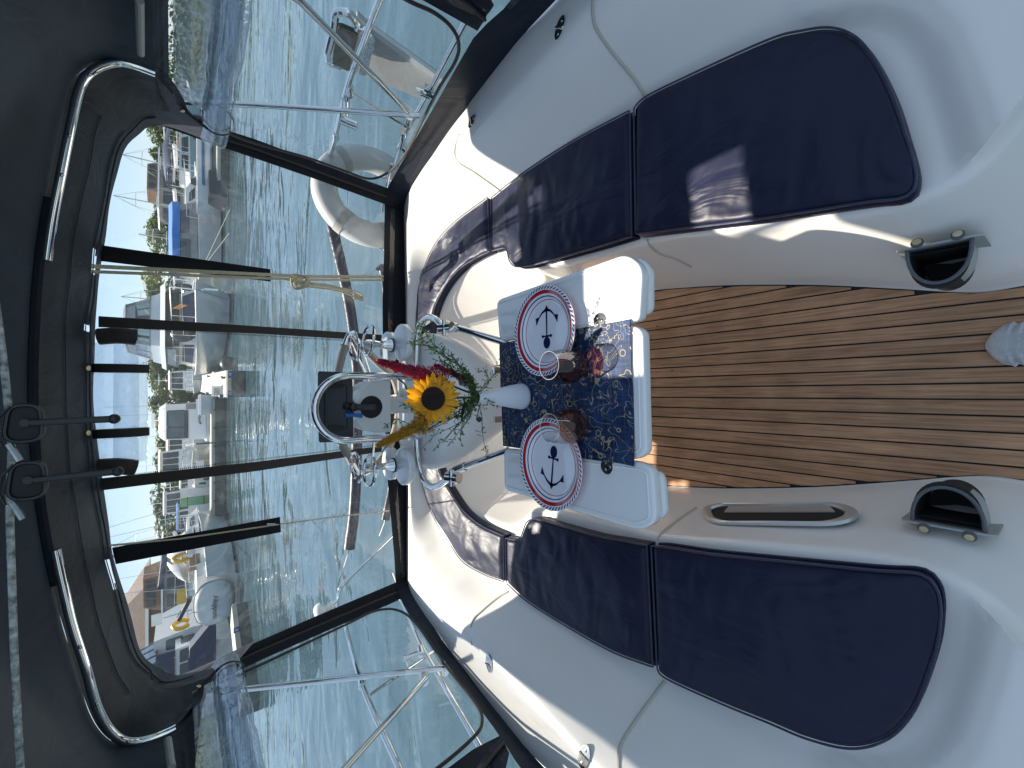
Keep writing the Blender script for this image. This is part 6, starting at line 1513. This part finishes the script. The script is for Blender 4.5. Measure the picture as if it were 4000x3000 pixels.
# docks
def dock(label, P4, z1, name='dock', planks=0, ends=True):
    c = sum((Vector(p) for p in P4), Vector()) / 4; t = thing(name, label, 'dock', (c.x, c.y, WATER)); KEEP[0] = True
    a = [Vector((p[0], p[1], 0)) for p in P4]
    b = MB(); b.prism([p + Vector((0, 0, z1 - .16)) for p in a], (0, 0, WATER - .3 - z1 + .16)); b.build('float', DOCKF, t, flat=True)
    b = MB(); cc = sum(a, Vector()) / 4; b.prism([p + (p - cc).normalized() * .05 + Vector((0, 0, z1 - .155)) for p in a], (0, 0, .13)); b.build('edge_beam', DOCKC, t, flat=True)
    n = planks or 1
    for i in range(n):
        u0, u1 = (i + .04) / n, (i + .96) / n
        q = [a[0].lerp(a[3], u0), a[1].lerp(a[2], u0), a[1].lerp(a[2], u1), a[0].lerp(a[3], u1)]
        b = MB(); b.prism([p + Vector((0, 0, z1 - .02)) for p in q], (0, 0, .022)); b.build('plank' if planks else 'top_slab', DOCKB if planks else DOCKC, t, flat=True)
    KEEP[0] = False; return t
zc = U(885, 1500, Y=20.4).z
n0, n1 = U(885, 1447, z=zc), U(885, 1552, z=zc); f0, f1 = U(780, 1468, z=zc), U(780, 1530, z=zc)
d1 = dock('short finger pier with a plank top and blue number plates on its end', [n1, n0, f0, f1], zc, 'pier', planks=16)
KEEP[0] = True
for py, s_ in ((1463, '18'), (1538, '17')):
    c = U(899, py, Y=n0.y - .06); b = MB(); b.box(c, (.26, .02, .17)); pq = b.build('number_plate', BLUEPL, d1, flat=True)
    text_mesh('number', s_, .13, NUMW, pq, Matrix.Translation(c + Vector((0, -.015, 0))) @ Matrix.Rotation(R(90), 4, 'X'), .002)
for py, xx in ((1475, 880), (1545, 872), (1470, 820), (1535, 815)):
    c = U(xx, py, z=zc); b = MB(); b.lathe([(.05, 0), (.04, .08), (.09, .14), (0, .17)], c, 10); b.build('bollard', BOOT, d1)
KEEP[0] = False
bx = thing('power_box', 'white service box on the near corner of the finger pier', 'box', tuple(U(868, 1528, z=zc)))
b = MB(); b.box((0, .2, .18), (.45, .5, .36)); b.build('case', TABW, bx, ang=30); b = MB(); b.box((0, -.06, .2), (.28, .02, .2)); b.build('door', DOCKB, bx)
bb = thing('mooring_buoy', 'black ball fender floating at the pier beside the flybridge yacht', 'buoy', tuple(W(905, 1420))); b = MB(); b.ball((0, 0, .15), .34, 16, 12); b.build('ball', BOOT, bb)
bt = thing('dock_box', 'white lidded dock box between the pier and the pilothouse boat', 'box', tuple(U(828, 1580, z=zc)))
b = MB(); b.frust((-.5, .5, -.3, .4, -.1), (-.55, .55, -.35, .45, .5)); b.build('bin', HULLG, bt, ang=30); b = MB(); b.frust((-.6, .6, -.4, .5, .5), (-.5, .5, -.3, .4, .62)); b.build('lid', TABW, bt, ang=30)

def long_dock(label, px0, px1, ytop, z1=None, depth=1.6, **k):
    a, c = W(*px0), W(*px1); z1 = U(ytop, px0[1], Y=a.y).z; d = Vector((c.x - a.x, c.y - a.y, 0)); nn = Vector((-d.y, d.x, 0)).normalized() * depth
    if nn.y < 0: nn = -nn
    return dock(label, [a, c, c + nn, a + nn], z1, **k)
dk2 = long_dock('long concrete dock under the pilothouse boat, its dark float side towards us', (882, 1560), (882, 2015), 826)
for i in range(6):
    q = W(882, 1600 + i * 70); b = MB(); KEEP[0] = True; b.box(q + Vector((0, -.03, .25)), (.10, .06, .6)); b.build('pile_guide', BOOT, dk2, flat=True); KEEP[0] = False
long_dock('pale weathered concrete dock under the powder blue cruiser', (897, 520), (893, 722), 850, depth=2.2)
st_ = thing('work_float', 'white work float with a blue stripe lying on the pale concrete dock', 'float', tuple(U(845, 640, z=.0) + Vector((0, 1, .25))), R(8))
b = MB(); b.frust((-2.2, 2.2, -.6, .6, .0), (-2.3, 2.3, -.7, .7, .55)); b.build('body', TABW, st_, ang=30); b = MB(); b.box((0, -.70, .3), (2.6, .05, .12)); b.build('stripe', mat('faded blue stripe', (.06, .16, .34), .6), st_)
bs = thing('skiff', 'black upturned skiff hanging off the right end of the pale dock', 'skiff', tuple(W(890, 740)), R(20)); b = MB(); b.frust((-1.1, 1.1, -.6, .6, .1), (-.8, .6, -.4, .5, .85)); b.build('hull', BOOT, bs, ang=60)
dk4 = long_dock('sunlit plank dock on the left with blue number plates, leading past the dinghy', (962, 2350), (1010, 2700), 905, depth=1.1, planks=14)
KEEP[0] = True
for py in (2460, 2530):
    q = U(925 + (py - 2460) * .07, py, Y=W(975, py).y - .1); b = MB(); b.box(q, (.2, .02, .2)); pq = b.build('number_plate', BLUEPL, dk4, flat=True); text_mesh('number', '0', .15, NUMW, pq, Matrix.Translation(q + Vector((0, -.015, 0))) @ Matrix.Rotation(R(90), 4, 'X'), .002)
KEEP[0] = False
long_dock('far low dock crossing behind the moored boats', (850, 900), (850, 2100), 835, depth=2)
gp_ = thing('pile', 'square green painted pile on the long dock', 'pile', tuple(U(826, 1948, z=0))); q = U(826, 1948, z=0); zt = U(705, 1948, Y=q.y).z
b = MB(); b.box((0, 0, zt / 2), (.42, .42, zt)); b.build('post', GREENP, gp_, flat=True)
for zz in (zt * .25, zt * .78): b = MB(); b.box((0, 0, zz), (.47, .47, .05)); b.build('band', BOOT, gp_, flat=True)
wp = thing('mooring_post', 'thin dark mooring post standing in the water before the long dock', 'post', tuple(W(900, 1725))); b = MB(); b.tube([(0, 0, -.3), (0, 0, 1.4)], .035, 8); b.build('pole', BOOT, wp)
bg = thing('boarding_bench', 'yellow framed white crate on the long dock next to the left zip', 'crate', tuple(U(822, 1815, z=.05))); b = MB(); b.box((0, .1, .5), (.6, .4, .35)); b.build('crate', TABW, bg, flat=True)
for x_ in (-.25, .25): b = MB(); b.box((x_, .1, .15), (.06, .4, .34)); b.build('leg', YELP, bg, flat=True)
bg.name = 'crate'

# boathouse
bh = thing('boathouse', 'brick boathouse with a hipped brown roof behind the boats on the left', 'building', tuple(U(700, 2520, Y=46).to_tuple()))
bh.matrix_basis = Matrix.Translation((U(700, 2540, Y=48).x, 50, 0)); 
b = MB(); b.box((0, 0, 1.8), (12, 6, 3.6)); b.build('wall', BRICK, bh, flat=True)
b = MB(); b.frust((-6.8, 6.8, -3.8, 3.8, 3.6), (-2.5, 2.5, -.1, .1, 6.6)); b.build('roof', ROOFT, bh, flat=True)
b = MB(); b.box((0, -3.85, 3.55), (13.7, .08, .2)); b.build('gutter', TABW, bh, flat=True)
for i in range(7):
    b = MB(); b.box((-4.8 + i * 1.6, -3.02, 1.9), (1.0, .08, 1.4)); wv_ = b.build('window', DGLASS, bh, flat=True); b = MB(); b.box((-4.8 + i * 1.6, -3.07, 1.9), (.06, .04, 1.4)); b.box((-4.8 + i * 1.6, -3.07, 2.63), (1.14, .06, .08)); b.box((-4.8 + i * 1.6, -3.07, 1.17), (1.14, .06, .08)); b.build('frame', TABW, wv_, flat=True)

# shore
b = MB(); gr = []
for i in range(25):
    x_ = -180 + i * 15; gr.append([Vector((x_, 56 + 3 * noise.noise(Vector((i * .3, 0, 0))), WATER - .3)), Vector((x_, 57.5, .1)), Vector((x_, 66, .5 + .2 * noise.noise(Vector((i * .5, 2, 0))))), Vector((x_, 120, 1.0)), Vector((x_, 480, 2.5))])
b.loft(gr); tag(b.build('shore', mat('shore grass', (.06, .085, .03), .9, var=.4, vscale=.6), None), kind='structure')

def crown_mesh(seed, n=4200):
    rnd = random.Random(seed); b = MB(); cl = []
    for k in range(26):
        a = rnd.uniform(0, 2 * math.pi); u = rnd.uniform(-1, 1); r = rnd.uniform(.35, .85)
        cl.append((Vector((r * math.cos(a) * math.sqrt(1 - u * u), r * math.sin(a) * math.sqrt(1 - u * u), u * .8)), rnd.uniform(.16, .36)))
    for i in range(n):
        c, r = rnd.choice(cl); d = Vector((rnd.gauss(0, 1), rnd.gauss(0, 1), rnd.gauss(0, 1))).normalized(); p = c + d * r * rnd.uniform(.6, 1.08)
        q = Vector((rnd.gauss(0, 1), rnd.gauss(0, 1), rnd.gauss(0, 1))).normalized(); w_ = d.cross(q).normalized(); s_ = rnd.uniform(.035, .07)
        b.add([p - w_ * s_, p + q * s_ * .8, p + w_ * s_, p - q * s_ * .8], [(0, 1, 2, 3)])
    o = b.build('crown', None, None, flat=True); me = o.data; bpy.data.objects.remove(o); return me
CR = [crown_mesh(s_) for s_ in (3, 11, 29, 31)]
CRM = {}
def crown(k, m_):
    if (k, m_.name) not in CRM:
        me = CR[k].copy(); me.materials.clear(); me.materials.append(m_); CRM[(k, m_.name)] = me
    return CRM[(k, m_.name)]
labs = iter(['tree with pale green crown, first of the tree line beyond the topmost boats', 'small round tree between the topmost masts', 'green tree left of the brown wheelhouse', 'broad green tree over the blue canvas top', 'green tree with pointed top beside the strap', 'low green tree behind the blue canvas top', 'pale green bushy tree to the right of the flybridge yacht', 'green tree just left of the flybridge yacht', 'tall green tree behind the finger pier', 'green tree over the pilothouse roof end', 'broad green tree behind the pilothouse aerials', 'green tree behind the small white cabin boats', 'low green tree by the inner left zip', 'dark green tree above the pale canvas hood', 'big dark rounded tree over the blue hood', 'pale shrubby tree next to the dark rounded one', 'dark tree peeping over the old motor yacht', 'dark tree between old motor yacht and boathouse', 'small tree near the roof edge'])
for i, (py, tx, wpx, k, mi, Yt) in enumerate(((520, 575, 70, 0, 1, 62), (615, 592, 60, 1, 0, 66), (700, 605, 50, 2, 0, 70), (868, 600, 80, 3, 0, 64), (945, 578, 95, 0, 1, 62), (800, 615, 60, 1, 2, 70), (1130, 562, 120, 2, 1, 60), (1440, 578, 80, 0, 1, 62), (1490, 590, 80, 3, 0, 64), (1560, 588, 85, 1, 0, 60), (1640, 600, 100, 2, 1, 64), (1730, 615, 90, 0, 0, 62), (1800, 605, 70, 3, 0, 66), (1905, 645, 70, 1, 2, 60), (1990, 592, 105, 2, 2, 62), (2075, 650, 60, 3, 1, 58), (2215, 645, 70, 0, 2, 60), (2340, 650, 60, 1, 2, 64), (2400, 640, 60, 2, 2, 66))):
    topz = U(tx, py, Y=Yt).z; x_ = U(690, py, Y=Yt).x; rx = wpx / 2 / (F_PX / (Yt / 1.3)) * 2.8; g = .45; h = topz - g; rz_ = h * .56
    t = thing('tree', next(labs), 'tree', (x_, Yt, g), 0, 'trees along the far shore')
    b = MB(); b.tube([(0, 0, -.2), (.1, 0, h * .25), (0, .1, h * .6)], [.22, .16, .07], 8)
    for q in range(5):
        a = q * 1.3; b.tube([(0.03, 0, h * (.28 + .06 * q)), (rx * .5 * math.cos(a), rx * .5 * math.sin(a), h * (.5 + .07 * q))], [.07, .02], 5)
    b.build('trunk', BARK, t)
    o = bpy.data.objects.new('crown', crown(k, LF[mi])); COL.objects.link(o); o.parent = t; o.location = (0, 0, h - rz_ * .98); o.scale = (rx, rx, rz_ / .98); o.rotation_euler = (0, 0, i * 1.7)
hg = MB(); rnd = random.Random(5)
for i in range(16000):
    x_ = rnd.uniform(-75, 75); y_ = rnd.uniform(57.3, 66); z_ = .4 + min(2.4, abs(rnd.gauss(0, 1.1))) * (1 + .8 * noise.noise(Vector((x_ * .15, 0, 0)))); s_ = rnd.uniform(.10, .22)
    q = Vector((rnd.gauss(0, 1), rnd.gauss(0, 1), rnd.gauss(0, 1))).normalized(); w_ = q.cross(Vector((rnd.gauss(0, 1), 1, rnd.gauss(0, 1)))).normalized(); p = Vector((x_, y_, z_)); hg.add([p - w_ * s_, p + q * s_, p + w_ * s_, p - q * s_], [(0, 1, 2, 3)])
tag(hg.build('shrubbery', LF[2], None, flat=True), kind='stuff', label='low green shrubs growing along the far shore under the trees', cat='shrubs')
